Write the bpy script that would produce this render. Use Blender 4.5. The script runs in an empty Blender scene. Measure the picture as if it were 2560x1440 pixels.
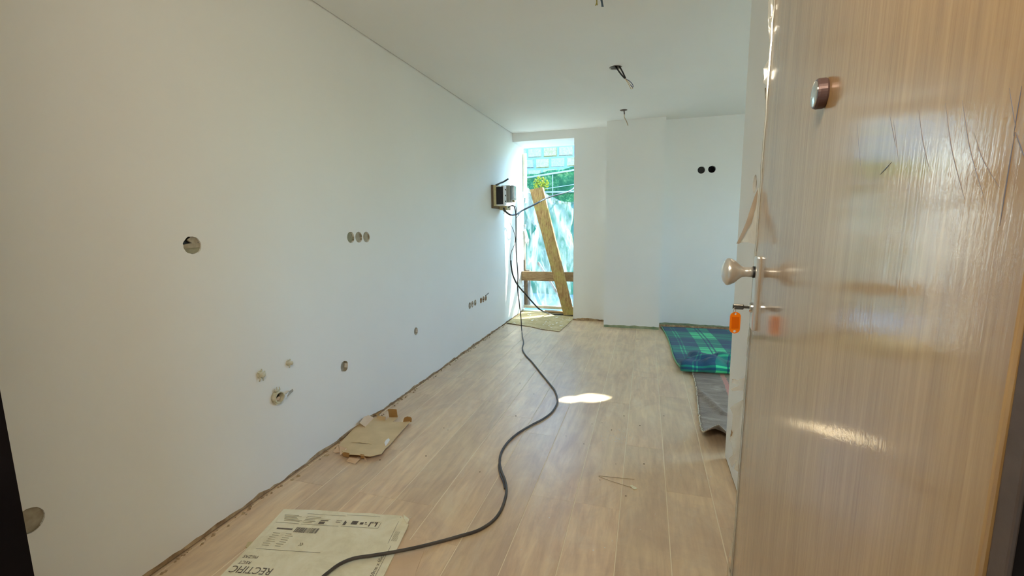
import bpy, bmesh, math, random
from mathutils import Vector, noise, geometry
random.seed(7)
S = bpy.context.scene
C = S.collection

# ------------------------------------------------------------------ camera, world, sun, exposure
F_PX, YAW, PITCH, ROLL, CAM_H = 1107.66, 0.2942, 0.1422, 0.0131, 1.25
cy, sy = math.cos(YAW), math.sin(YAW)
FWD = Vector((-sy*math.cos(PITCH), cy*math.cos(PITCH), -math.sin(PITCH)))
_rt = Vector((cy, sy, 0)); _dn = FWD.cross(_rt)
RT = math.cos(ROLL)*_rt + math.sin(ROLL)*_dn
DN = -math.sin(ROLL)*_rt + math.cos(ROLL)*_dn
EYE = Vector((0, 0, CAM_H))
cam_data = bpy.data.cameras.new('camera'); cam = bpy.data.objects.new('camera', cam_data); C.objects.link(cam)
cam_data.sensor_width = 36; cam_data.lens = F_PX*36/2560; cam_data.clip_start = 0.02; cam_data.clip_end = 200
from mathutils import Matrix
M = Matrix((RT, -DN, -FWD)).transposed().to_4x4(); M.translation = EYE
cam.matrix_world = M
S.camera = cam

def hit(px, py, ax, val):
    d = RT*((px-1280)/F_PX) + DN*((py-720)/F_PX) + FWD
    return EYE + d*((val-EYE[ax])/d[ax])

w = bpy.data.worlds.new('sky'); S.world = w; w.use_nodes = True
nt = w.node_tree; bg = nt.nodes['Background']
sky = nt.nodes.new('ShaderNodeTexSky'); sky.sky_type = 'NISHITA'; sky.sun_disc = False
sky.sun_elevation = math.radians(33); sky.sun_rotation = math.radians(41); sky.air_density = 1.0; sky.dust_density = 1.5
hs = nt.nodes.new('ShaderNodeMix'); hs.data_type = 'RGBA'; hs.blend_type = 'MULTIPLY'; hs.inputs[0].default_value = 1.0
hs.inputs[7].default_value = (0.56, 1.13, 1.66, 1)
nt.links.new(sky.outputs[0], hs.inputs[6]); nt.links.new(hs.outputs[2], bg.inputs[0])
bg.inputs[1].default_value = 0.65

SUN_D = Vector((-1.0, -1.14, -0.97)).normalized()
sun_d = bpy.data.lights.new('sun', 'SUN'); sun_d.energy = 13.5; sun_d.angle = math.radians(0.55); sun_d.color = (0.95, 1.0, 0.88)
sun = bpy.data.objects.new('sun', sun_d); C.objects.link(sun)
sun.rotation_euler = SUN_D.to_track_quat('-Z', 'Y').to_euler(); sun.location = (6, 9, 6)

def area(name, loc, direction, sx, sy_, energy, color, portal=False):
    l = bpy.data.lights.new(name, 'AREA'); l.shape = 'RECTANGLE'; l.size = sx; l.size_y = sy_
    l.energy = energy; l.color = color
    if portal: l.cycles.is_portal = True
    o = bpy.data.objects.new(name, l); C.objects.link(o); o.location = loc
    o.rotation_euler = Vector(direction).to_track_quat('-Z', 'Z' if abs(direction[2]) < .9 else 'Y').to_euler()
    return o
area('portal_back', (-1.29, 6.33, 1.16), (0, -1, 0), 0.95, 2.4, 1, (1, 1, 1), True)
area('portal_side', (3.11, 3.7, 1.55), (-1, 0, 0), 1.0, 1.1, 1, (1, 1, 1), True)
area('warm_fill', (-0.15, 0.0, 1.95), (-0.06, 1.0, -0.55), 0.42, 0.22, 8.2, (1.0, 0.87, 0.65))  # added warm fill just above the camera, brightens the near walls and floor

S.view_settings.view_transform = 'Standard'; S.view_settings.look = 'None'
S.view_settings.exposure = 1.0; S.view_settings.gamma = 1.0
S.view_settings.use_curve_mapping = False
try:
    S.cycles.max_bounces = 14; S.cycles.diffuse_bounces = 10; S.cycles.transparent_max_bounces = 16
    S.cycles.sample_clamp_indirect = 6; S.cycles.use_denoising = True
except Exception: pass

# ------------------------------------------------------------------ materials
def lin(c):
    return tuple(((v/255)/12.92 if v/255 <= .04045 else ((v/255+.055)/1.055)**2.4) for v in c)
class Mt:
    def __init__(s, name):
        s.m = bpy.data.materials.new(name); s.m.use_nodes = True; s.t = s.m.node_tree
        s.b = s.t.nodes['Principled BSDF']; s.out = s.t.nodes['Material Output']
    def n(s, kind, **kw):
        x = s.t.nodes.new(kind)
        for k, v in kw.items(): setattr(x, k, v)
        return x
    def l(s, a, b): s.t.links.new(a, b)
    def coord(s, which='Object', scale=(1, 1, 1), rot=(0, 0, 0)):
        if which == 'World': c = s.n('ShaderNodeNewGeometry').outputs['Position']
        else: c = s.n('ShaderNodeTexCoord').outputs[which]
        mp = s.n('ShaderNodeMapping'); mp.inputs['Scale'].default_value = scale; mp.inputs['Rotation'].default_value = rot
        s.l(c, mp.inputs[0]); return mp.outputs[0]
    def noise(s, vec, scale, detail=4, rough=.55, dist=0):
        x = s.n('ShaderNodeTexNoise'); x.inputs['Scale'].default_value = scale; x.inputs['Detail'].default_value = detail
        x.inputs['Roughness'].default_value = rough; x.inputs['Distortion'].default_value = dist
        s.l(vec, x.inputs['Vector']); return x.outputs['Fac']
    def ramp(s, fac, stops, interp='LINEAR'):
        r = s.n('ShaderNodeValToRGB'); r.color_ramp.interpolation = interp
        els = r.color_ramp.elements
        while len(els) < len(stops): els.new(.5)
        for e, (p, c) in zip(els, stops):
            e.position = p; e.color = (*c, 1) if len(c) == 3 else c
        s.l(fac, r.inputs[0]); return r.outputs[0]
    def mix(s, fac, a, b, mode='MIX'):
        x = s.n('ShaderNodeMix', data_type='RGBA', blend_type=mode)
        for sock, v in ((x.inputs[0], fac), (x.inputs[6], a), (x.inputs[7], b)):
            if hasattr(v, 'links'): s.l(v, sock)
            elif isinstance(v, (int, float)): sock.default_value = v
            else: sock.default_value = (*v, 1)
        return x.outputs[2]
    def math(s, op, a, b=0.0):
        x = s.n('ShaderNodeMath', operation=op)
        for sock, v in ((x.inputs[0], a), (x.inputs[1], b)):
            if hasattr(v, 'links'): s.l(v, sock)
            else: sock.default_value = v
        return x.outputs[0]
    def bump(s, h, strength=.2, dist=.01, to='Normal'):
        x = s.n('ShaderNodeBump'); x.inputs['Strength'].default_value = strength; x.inputs['Distance'].default_value = dist
        s.l(h, x.inputs['Height']); s.l(x.outputs[0], s.b.inputs[to]); return x
    def set(s, color=None, rough=.6, metal=0, spec=.5):
        if color is not None:
            if hasattr(color, 'links'): s.l(color, s.b.inputs['Base Color'])
            else: s.b.inputs['Base Color'].default_value = (*color, 1)
        s.b.inputs['Roughness'].default_value = rough; s.b.inputs['Metallic'].default_value = metal
        s.b.inputs['Specular IOR Level'].default_value = spec
        return s
def mottled(name, c1, c2, scale=6, rough=.7, metal=0, bump=.15, bscale=60, coord='World', dist=.004, spec=.4):
    m = Mt(name); v = m.coord(coord)
    m.set(m.ramp(m.noise(v, scale), [(.3, c1), (.7, c2)]), rough, metal, spec)
    if bump: m.bump(m.noise(v, bscale, 5), bump, dist)
    return m.m

PAINT = mottled('wall_paint', (.80, .795, .77), (.83, .825, .80), 1.3, .62, bump=.05, bscale=35)
CEILP = mottled('ceiling_paint', (.82, .81, .785), (.85, .84, .815), 1.1, .7, bump=.04, bscale=30)
RAW = mottled('raw_plaster', lin((132, 104, 76)), lin((200, 176, 140)), 22, .9, bump=.6, bscale=70)
GREENB = mottled('green_board', lin((118, 142, 112)), lin((168, 172, 138)), 14, .9, bump=.3)
HOLEP = mottled('box_plaster', lin((150, 140, 120)), lin((176, 166, 146)), 40, .85, bump=.4, bscale=120)
HOLEG = mottled('box_plaster_grey', lin((140, 138, 116)), lin((160, 156, 132)), 40, .85, bump=.3, bscale=120)
CREAM = mottled('splattered_plaster', lin((196, 192, 168)), lin((222, 218, 198)), 60, .7, bump=.7, bscale=150)
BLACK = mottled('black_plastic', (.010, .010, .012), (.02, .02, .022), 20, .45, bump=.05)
NEARBLK = mottled('black_metal_frame', (.004, .003, .004), (.008, .006, .007), 8, .75, bump=.05, spec=.1)
BROWNFR = mottled('brown_steel', lin((84, 72, 68)), lin((104, 90, 84)), 30, .45, .3, bump=.1)
CABLE = mottled('cable_sheath', lin((66, 62, 62)), lin((92, 86, 80)), 10, .5, bump=.05, coord='World')
CABLED = mottled('dark_sheath', lin((36, 38, 38)), lin((60, 62, 60)), 10, .45, bump=.05)
CARD = mottled('cardboard', lin((206, 180, 138)), lin((222, 196, 154)), 9, .85, bump=.12, bscale=90)
CARDD = mottled('cardboard_inside', lin((158, 118, 66)), lin((176, 138, 86)), 9, .85, bump=.12, bscale=90)
CARDP = mottled('cardboard_pink', lin((214, 186, 156)), lin((226, 198, 168)), 9, .85, bump=.12, bscale=90)
WHITE = mottled('white_label', (.80, .80, .80), (.86, .86, .86), 9, .5, bump=0)
INK = mottled('printed_ink', lin((96, 88, 84)), lin((122, 114, 104)), 50, .9, bump=0)
INKP = mottled('faded_ink', lin((150, 142, 120)), lin((168, 160, 136)), 50, .9, bump=0)
ORANGE = mottled('orange_plastic', lin((222, 112, 8)), lin((235, 128, 16)), 9, .3, bump=0)
NICKEL = mottled('satin_nickel', lin((212, 210, 206)), lin((222, 220, 216)), 30, .3, .7, bump=.03)
CHROME = mottled('chrome', (.75, .75, .73), (.8, .8, .8), 30, .12, 1, bump=0)
DARKST = mottled('dark_steel', (.12, .11, .10), (.2, .19, .17), 60, .35, 1, bump=.1)
CONCR = mottled('concrete', (.24, .31, .31), (.32, .39, .38), 5, .9, bump=.3)
SHEETP = mottled('spattered_board', lin((188, 168, 122)), lin((206, 190, 146)), 12, .85, bump=.2)
PLY = mottled('pale_plywood', lin((190, 176, 130)), lin((206, 192, 150)), 30, .7, bump=.15)
GREYP = mottled('grey_plastic', lin((158, 160, 150)), lin((176, 178, 170)), 9, .4, bump=0)
YELL = mottled('yellow_leaves', (.34, .26, .004), (.46, .38, .01), 20, .8, bump=.5)
METALW = mottled('white_metal', (.42, .46, .46), (.5, .54, .54), 9, .5, bump=0)
ALU = mottled('cream_frame', lin((205, 196, 170)), lin((222, 214, 190)), 20, .55, bump=.1)

def make_tile():
    m = Mt('wood_look_tile'); info = m.n('ShaderNodeObjectInfo')
    pos = m.n('ShaderNodeNewGeometry').outputs['Position']
    off = m.n('ShaderNodeVectorMath', operation='SCALE'); cmb = m.n('ShaderNodeCombineXYZ')
    m.l(info.outputs['Random'], cmb.inputs[0]); m.l(info.outputs['Random'], cmb.inputs[1])
    m.l(cmb.outputs[0], off.inputs[0]); off.inputs['Scale'].default_value = 37
    add = m.n('ShaderNodeVectorMath', operation='ADD'); m.l(pos, add.inputs[0]); m.l(off.outputs[0], add.inputs[1])
    mp = m.n('ShaderNodeMapping'); mp.inputs['Scale'].default_value = (1, .12, 1); m.l(add.outputs[0], mp.inputs[0])
    grain = m.noise(mp.outputs[0], 34, 6, .62, .6)
    knots = m.noise(mp.outputs[0], 7, 3, .5, 2.5)
    c = m.ramp(grain, [(.32, lin((200, 170, 138))), (.55, lin((226, 196, 160))), (.72, lin((242, 216, 180)))])
    c2 = m.ramp(knots, [(.38, lin((206, 174, 144))), (.62, lin((238, 212, 176)))])
    c = m.mix(.4, c, c2)
    wv = m.coord('World')
    dust = m.ramp(m.noise(wv, 1.6, 7, .68, .8), [(.42, (0, 0, 0)), (.72, (1, 1, 1))])
    c = m.mix(m.math('MULTIPLY', dust, .55), c, lin((238, 216, 176)))
    sm = m.ramp(m.noise(m.coord('World', (1, .35, 1), (0, 0, .5)), 9, 6, .7, 1.5), [(.5, (0, 0, 0)), (.75, (1, 1, 1))])
    c = m.mix(m.math('MULTIPLY', sm, .4), c, lin((232, 220, 198)))
    gr = m.ramp(m.noise(m.coord('World', (1, .6, 1), (0, 0, -.3)), 3.2, 7, .7, 1.2), [(.44, (0, 0, 0)), (.66, (1, 1, 1))])
    c = m.mix(m.math('MULTIPLY', gr, .42), c, lin((186, 160, 142)))
    v = m.math('MULTIPLY', info.outputs['Random'], .14); v = m.math('ADD', v, .93)
    hsv = m.n('ShaderNodeHueSaturation'); m.l(c, hsv.inputs['Color']); m.l(v, hsv.inputs['Value'])
    m.set(hsv.outputs[0], .36, 0, .6); m.bump(grain, .12, .003)
    return m.m
TILE = make_tile()
GROUT = mottled('pale_grout', lin((236, 220, 192)), lin((244, 230, 204)), 6, .9, bump=.2)

def make_door_mat():
    m = Mt('veneer_under_film'); v = m.coord('Object', (3, 9, .55))
    g1 = m.noise(v, 9, 8, .68, .5)
    g2 = m.noise(m.coord('Object', (1, 30, .8)), 9, 5, .6, .3)
    big = m.noise(m.coord('Object', (1, 2.5, .3)), 4, 4, .6, 1.2)
    c = m.ramp(g1, [(.30, lin((136, 100, 58))), (.5, lin((166, 128, 80))), (.72, lin((192, 157, 106)))])
    c = m.mix(.35, c, m.ramp(g2, [(.35, lin((134, 98, 58))), (.65, lin((196, 162, 112)))]))
    c = m.mix(.35, c, m.ramp(big, [(.35, lin((142, 106, 62))), (.65, lin((180, 144, 96)))]))
    m.set(c, .45, 0, .4)
    m.b.inputs['Coat Weight'].default_value = .95; m.b.inputs['Coat Roughness'].default_value = .09
    m.b.inputs['Coat IOR'].default_value = 1.85
    fine = m.noise(m.coord('Object'), 150, 3, .6); ridg = m.noise(m.coord('Object', (6, 26, .5)), 9, 4, .6, .2)
    wave = m.noise(m.coord('Object', (2, 2, 1.2)), 3, 3, .5, .4)
    prev = None
    for hh, st, di in ((wave, .3, .003), (ridg, .3, .0003), (fine, .3, .0003)):
        bn = m.n('ShaderNodeBump'); bn.inputs['Strength'].default_value = st; bn.inputs['Distance'].default_value = di
        m.l(hh, bn.inputs['Height'])
        if prev: m.l(prev.outputs[0], bn.inputs['Normal'])
        prev = bn
    m.l(prev.outputs[0], m.b.inputs['Coat Normal'])
    m.bump(g1, .06, .002)
    return m.m
DOORM = make_door_mat()

def film(name, tint, opaq, rough=.25, gloss=.35, translucent=.5, con=.9, sc=(1, 1, .5)):
    m = Mt(name); t = m.t; t.nodes.remove(m.b)
    tr = m.n('ShaderNodeBsdfTransparent'); tr.inputs[0].default_value = (*[1-(1-x)*.25 for x in tint], 1)
    df = m.n('ShaderNodeBsdfDiffuse'); df.inputs[0].default_value = (*tint, 1)
    tl = m.n('ShaderNodeBsdfTranslucent'); tl.inputs[0].default_value = (*tint, 1)
    gl = m.n('ShaderNodeBsdfGlossy'); gl.inputs[0].default_value = (.95, .95, .95, 1); gl.inputs['Roughness'].default_value = rough
    a = m.n('ShaderNodeMixShader'); a.inputs[0].default_value = translucent; m.l(df.outputs[0], a.inputs[1]); m.l(tl.outputs[0], a.inputs[2])
    b = m.n('ShaderNodeMixShader'); m.l(tr.outputs[0], b.inputs[1]); m.l(a.outputs[0], b.inputs[2])
    nz = m.noise(m.coord('World', sc, (0, .5, 0)), 6, 6, .62, 1.2)
    o = m.math('ADD', m.math('MULTIPLY', m.math('SUBTRACT', nz, .5), con), opaq); oc = m.n('ShaderNodeClamp'); m.l(o, oc.inputs[0]); oc.inputs[1].default_value = .06; oc.inputs[2].default_value = .95; m.l(oc.outputs[0], b.inputs[0])
    fr = m.n('ShaderNodeFresnel'); fr.inputs[0].default_value = 1.5
    g = m.math('ADD', m.math('MULTIPLY', fr.outputs[0], .8), gloss*.25)
    c = m.n('ShaderNodeMixShader'); m.l(g, c.inputs[0]); m.l(b.outputs[0], c.inputs[1]); m.l(gl.outputs[0], c.inputs[2])
    m.l(c.outputs[0], m.out.inputs[0]); return m.m
PLASTIC = film('window_plastic', (.44, .50, .54), .26, .16, .12, .6, 1.5, (2.2, 1, .6))
DOORFILM = film('door_film', (.80, .77, .68), .45, .12, .6, .4)
CLEAR = film('clear_lid', (.36, .42, .44), .8, .15, .4, .3)

def plank_mat(name, cols, axis_scale, moss=None):
    m = Mt(name); v = m.coord('Object', axis_scale)
    g = m.noise(v, 9, 7, .7, .8)
    c = m.ramp(g, [(.32, cols[0]), (.5, cols[1]), (.68, cols[2])])
    if moss:
        c = m.mix(m.ramp(m.noise(m.coord('Object'), 5, 6, .7), [(.48, (0, 0, 0)), (.66, (.8, .8, .8))]), c, moss)
    m.set(c, .85); m.bump(g, .5, .006); return m.m
OLDWOOD = plank_mat('mossy_old_board', [lin((112, 78, 52)), lin((166, 132, 84)), lin((200, 176, 120))], (9, 9, 1), lin((176, 164, 92)))
BEAM = plank_mat('brown_beam', [lin((120, 92, 62)), lin((150, 122, 88)), lin((176, 150, 112))], (1.2, 9, 9))
POSTW = plank_mat('brown_post', [lin((84, 66, 50)), lin((112, 94, 74)), lin((140, 122, 98))], (9, 9, 1.2))

def block_mat():
    m = Mt('outer_stone_block'); info = m.n('ShaderNodeObjectInfo')
    base = m.ramp(info.outputs['Random'], [(0, lin((232, 196, 128))), (.35, lin((216, 198, 190))), (.7, lin((240, 204, 140))), (1, lin((222, 184, 160)))])
    sp = m.noise(m.coord('World'), 24, 5, .75)
    c = m.mix(m.ramp(sp, [(.42, (0, 0, 0)), (.58, (1, 1, 1))]), base, m.mix(.5, base, lin((176, 140, 84))))
    m.set(c, .9); m.bump(sp, .7, .02); return m.m
BLOCKM = block_mat()
def net_mat():
    m = Mt('green_shade_net'); v = m.coord('World')
    a = m.noise(v, 16, 6, .75, .5); b = m.noise(v, 2.2, 4, .6, .6)
    c = m.ramp(a, [(.35, lin((30, 84, 44))), (.5, lin((64, 128, 72))), (.66, lin((156, 176, 112)))])
    c = m.mix(m.ramp(b, [(.42, (0, 0, 0)), (.62, (1, 1, 1))]), c, lin((30, 84, 46)))
    m.set(c, .85); m.bump(a, .5, .02); return m.m
NETM = net_mat()
TARP = mottled('teal_tarp', lin((10, 84, 54)), lin((40, 124, 88)), 3, .55, bump=.5, bscale=8, dist=.03)

def plaid():
    m = Mt('plaid_wool'); uv = m.n('ShaderNodeUVMap'); sp = m.n('ShaderNodeSeparateXYZ'); m.l(uv.outputs[0], sp.inputs[0])
    def bands(ch, per, stops):
        f = m.math('FRACT', m.math('DIVIDE', ch, per)); return m.ramp(f, stops, 'CONSTANT')
    k, wh = (0, 0, 0), (1, 1, 1); g = (.35, .35, .35); h = (.6, .6, .6)
    sx_ = bands(sp.outputs[0], .62, [(0, k), (.17, h), (.19, k), (.22, h), (.24, k), (.46, wh), (.60, k), (.625, wh), (.66, k), (.685, wh), (.83, k)])
    sy2 = bands(sp.outputs[1], .62, [(0, k), (.10, h), (.13, k), (.36, wh), (.42, k), (.44, wh), (.58, k), (.61, wh), (.76, k), (.80, wh), (.83, k)])
    both = m.math('MULTIPLY', sx_, sy2); either = m.math('MAXIMUM', sx_, sy2)
    navy, mid, green = lin((36, 74, 116)), lin((30, 134, 126)), lin((76, 226, 160))
    c = m.mix(either, navy, mid); c = m.mix(both, c, green)
    wv = m.noise(m.coord('World', (1, 1, 1)), 140, 3, .7)
    c = m.mix(m.math('MULTIPLY', wv, .18), c, lin((90, 160, 150)))
    m.set(c, .95, 0, .1); m.bump(wv, .6, .004)
    m.b.inputs['Sheen Weight'].default_value = .2
    return m.m
PLAID = plaid()
def greyfelt():
    m = Mt('grey_felt'); v = m.coord('World', (.5, 1.6, 1))
    n1 = m.noise(v, 6, 8, .72, 1.6); n2 = m.noise(m.coord('World'), 120, 4, .7)
    c = m.ramp(n1, [(.35, lin((120, 106, 96))), (.55, lin((148, 134, 120))), (.72, lin((184, 170, 152)))])
    uv = m.n('ShaderNodeUVMap'); sp = m.n('ShaderNodeSeparateXYZ'); m.l(uv.outputs[0], sp.inputs[0])
    st = m.ramp(sp.outputs[0], [(0, (0, 0, 0)), (.205, (1, 1, 1)), (.24, (0, 0, 0))], 'CONSTANT')
    c = m.mix(m.math('MULTIPLY', st, .85), c, lin((206, 142, 128)))
    m.set(c, .95, 0, .1); m.bump(n2, .7, .004); m.b.inputs['Sheen Weight'].default_value = .2
    return m.m
FELT = greyfelt()
FRAY = mottled('frayed_cream_thread', lin((186, 172, 148)), lin((212, 200, 176)), 90, .95, bump=.8, bscale=200)
BINDG = mottled('green_binding', lin((110, 178, 138)), lin((142, 190, 150)), 60, .95, bump=.5, bscale=200)

def carton_mat():
    m = Mt('dusty_carton'); v = m.coord('World')
    a = m.noise(v, 7, 7, .7, .6)
    c = m.ramp(a, [(.3, lin((222, 214, 184))), (.5, lin((238, 232, 206))), (.7, lin((246, 242, 222)))])
    m.set(c, .85); m.bump(m.noise(v, 40, 5), .15, .004); return m.m
CARTON = carton_mat()
def spatter():
    m = Mt('spattered_board'); v = m.coord('World', (1, 1, 1), (0, 0, .4))
    a = m.noise(v, 9, 4); s2 = m.noise(m.coord('World', (1, .5, 1), (0, 0, .7)), 26, 4, .6, .3)
    c = m.ramp(a, [(.35, lin((176, 156, 112))), (.65, lin((202, 184, 140)))])
    c = m.mix(m.ramp(s2, [(.60, (0, 0, 0)), (.66, (1, 1, 1))]), c, (.8, .79, .74))
    m.set(c, .85); return m.m
SPAT = spatter()

# ------------------------------------------------------------------ object helpers
WL = {}
def tag(o, label=None, cat=None, group=None, kind=None):
    if label: o['label'] = label
    if cat: o['category'] = cat
    if group: o['group'] = group
    if kind: o['kind'] = kind
    return o
def thing(name, loc, label, cat, group=None):
    o = bpy.data.objects.new(name, None); o.empty_display_size = .05; C.objects.link(o); o.location = loc
    WL[o.name] = Vector(loc); return tag(o, label, cat, group)
def obj(name, verts, faces, mat, parent=None, smooth=False, uvs=None, mats=None, fmat=None, origin=None):
    me = bpy.data.meshes.new(name)
    vs = [Vector(v) for v in verts]
    if parent is not None: loc = WL[parent.name]; org = loc
    else:
        xs = [v.x for v in vs]; ys = [v.y for v in vs]; zs = [v.z for v in vs]
        org = Vector(origin) if origin else Vector(((min(xs)+max(xs))/2, (min(ys)+max(ys))/2, min(zs)))
    me.from_pydata([v-org for v in vs], [], faces)
    if uvs:
        ul = me.uv_layers.new(name='UVMap')
        for lp in me.loops: ul.data[lp.index].uv = uvs[lp.vertex_index]
    me.materials.append(mat)
    for mm in (mats or []): me.materials.append(mm)
    if fmat:
        for p in me.polygons: p.material_index = fmat[p.index]
    bm = bmesh.new(); bm.from_mesh(me); bmesh.ops.recalc_face_normals(bm, faces=bm.faces); bm.to_mesh(me); bm.free()
    if smooth:
        for p in me.polygons: p.use_smooth = True
    me.update()
    o = bpy.data.objects.new(name, me); C.objects.link(o)
    if parent is not None: o.parent = parent; WL[o.name] = WL[parent.name]
    else: o.location = org; WL[o.name] = org.copy()
    return o
class G:
    """collects geometry"""
    def __init__(s): s.v = []; s.f = []
    def add(s, v, f):
        n = len(s.v); s.v += [Vector(x) for x in v]; s.f += [tuple(i+n for i in q) for q in f]; return s
    def box(s, a, b):
        (x0, y0, z0), (x1, y1, z1) = a, b
        return s.add([(x0, y0, z0), (x1, y0, z0), (x1, y1, z0), (x0, y1, z0), (x0, y0, z1), (x1, y0, z1), (x1, y1, z1), (x0, y1, z1)],
                     [(0, 3, 2, 1), (4, 5, 6, 7), (0, 1, 5, 4), (1, 2, 6, 5), (2, 3, 7, 6), (3, 0, 4, 7)])
    def bbox(s, a, b, r=.003):
        """box with chamfered edges"""
        bm = bmesh.new(); g = G().box(a, b); vs = [bm.verts.new(v) for v in g.v]
        for f in g.f: bm.faces.new([vs[i] for i in f])
        bmesh.ops.bevel(bm, geom=list(bm.edges), offset=r, segments=2, affect='EDGES', profile=.5)
        bm.verts.index_update(); s.add([v.co.copy() for v in bm.verts], [tuple(v.index for v in f.verts) for f in bm.faces]); bm.free(); return s
    def lathe(s, c, axis, prof, n=24):
        """prof: list of (distance along axis, radius)"""
        ax = Vector(axis).normalized(); u = ax.orthogonal().normalized(); w_ = ax.cross(u); c = Vector(c)
        v = []; f = []
        for (d, r) in prof:
            for k in range(n):
                a = 2*math.pi*k/n; v.append(c+ax*d+(u*math.cos(a)+w_*math.sin(a))*r)
        for i in range(len(prof)-1):
            for k in range(n):
                f.append((i*n+k, i*n+(k+1) % n, (i+1)*n+(k+1) % n, (i+1)*n+k))
        f.append(tuple(range(n))); f.append(tuple((len(prof)-1)*n+k for k in range(n)))
        return s.add(v, f)
    def tube(s, pts, r, n=8, caps=True, rads=None):
        pts = [Vector(p) for p in pts]; v = []; f = []
        t0 = (pts[1]-pts[0]).normalized(); u = t0.orthogonal().normalized()
        for i, p in enumerate(pts):
            t = (pts[min(i+1, len(pts)-1)]-pts[max(i-1, 0)]).normalized()
            u = (u-t*u.dot(t)).normalized(); w_ = t.cross(u); rr = rads[i] if rads else r
            for k in range(n):
                a = 2*math.pi*k/n; v.append(p+(u*math.cos(a)+w_*math.sin(a))*rr)
        for i in range(len(pts)-1):
            for k in range(n): f.append((i*n+k, i*n+(k+1) % n, (i+1)*n+(k+1) % n, (i+1)*n+k))
        if caps: f.append(tuple(range(n))); f.append(tuple((len(pts)-1)*n+k for k in range(n)))
        return s.add(v, f)
    def prism(s, top, d):
        """polygon extruded by vector d"""
        n = len(top); d = Vector(d); v = [Vector(p) for p in top]+[Vector(p)+d for p in top]
        return s.add(v, [tuple(range(n)), tuple(range(2*n-1, n-1, -1))]+[(i, (i+1) % n, (i+1) % n+n, i+n) for i in range(n)])
    def make(s, name, mat, parent=None, **k): return obj(name, s.v, s.f, mat, parent, **k)
def spline(pts, m=10):
    pts = [Vector(p) for p in pts]; P = [pts[0]*2-pts[1]]+pts+[pts[-1]*2-pts[-2]]; out = []
    for i in range(1, len(P)-2):
        a, b, c, d = P[i-1:i+3]
        for k in range(m):
            t = k/m; out.append(.5*((2*b)+(c-a)*t+(2*a-5*b+4*c-d)*t*t+(3*b-a-3*c+d)*t**3))
    return out+[pts[-1]]
def circ(u, v, ru, rv=None, n=24, jag=0, ph=0):
    rv = rv or ru
    return [(u+ru*(1+jag*(random.random()-.5))*math.cos(2*math.pi*k/n+ph), v+rv*(1+jag*(random.random()-.5))*math.sin(2*math.pi*k/n+ph)) for k in range(n)]
def inside(p, poly):
    x, y = p; c = False; j = len(poly)-1
    for i in range(len(poly)):
        xi, yi = poly[i]; xj, yj = poly[j]
        if (yi > y) != (yj > y) and x < (xj-xi)*(y-yi)/(yj-yi+1e-12)+xi: c = not c
        j = i
    return c
def plate(outline, holes, to3, dvec, extra=()):
    """a slab with holes; outline and holes in 2-D, to3 maps to space, dvec is the thickness vector"""
    pts = []; edges = []; loops = []
    for lp in [outline]+list(holes):
        b = len(pts); pts += [Vector(p) for p in lp]; n = len(lp)
        edges += [(b+i, b+(i+1) % n) for i in range(n)]
    pts += [Vector(p) for p in extra]
    v, e, f, ov, oe, of = geometry.delaunay_2d_cdt(pts, edges, [], 0, 1e-6)
    keep = []
    for t in f:
        c = sum((v[i] for i in t), Vector((0, 0)))/len(t)
        if inside(c, outline) and not any(inside(c, h) for h in holes): keep.append(tuple(t))
    g = G(); n = len(v); d = Vector(dvec)
    vs = [Vector(to3(p.x, p.y)) for p in v]
    cnt = {}
    for t in keep:
        for i in range(len(t)):
            a, b = t[i], t[(i+1) % len(t)]; cnt.setdefault((min(a, b), max(a, b)), []).append((a, b))
    F = list(keep)
    if d.length > 0:
        F += [tuple(i+n for i in reversed(t)) for t in keep]
        for k, l in cnt.items():
            if len(l) == 1: a, b = l[0]; F.append((b, a, a+n, b+n))
        vs = vs+[x+d for x in vs]
    g.add(vs, F)
    used = sorted({i for q in g.f for i in q}); mp = {o_: i for i, o_ in enumerate(used)}
    g.v = [g.v[i] for i in used]; g.f = [tuple(mp[i] for i in q) for q in g.f]
    return g
def jag(a, b, z0, amp, step=.035, seed=0):
    n = max(2, int(abs(b-a)/step)); out = []
    for i in range(n+1):
        u = a+(b-a)*i/n
        z = z0+amp*(noise.noise(Vector((u*6+seed, 3.3, 0)))+.6*noise.noise(Vector((u*23+seed, 9.3, 0))))
        out.append((u, max(.004, z)))
    return out
def struct(o, label=None): o['kind'] = 'structure'; return o

# ------------------------------------------------------------------ dimensions of the place
XL, H, YB, YP, YR = -1.6866, 2.4051, 5.6716, 5.3737, 5.5397
XA, XB, XC, XD, ZL = -0.8886, -0.4686, 0.1728, 0.4343, 2.3025
YOUT, XR = 6.20, 3.0
YCOL = 2.44

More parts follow.
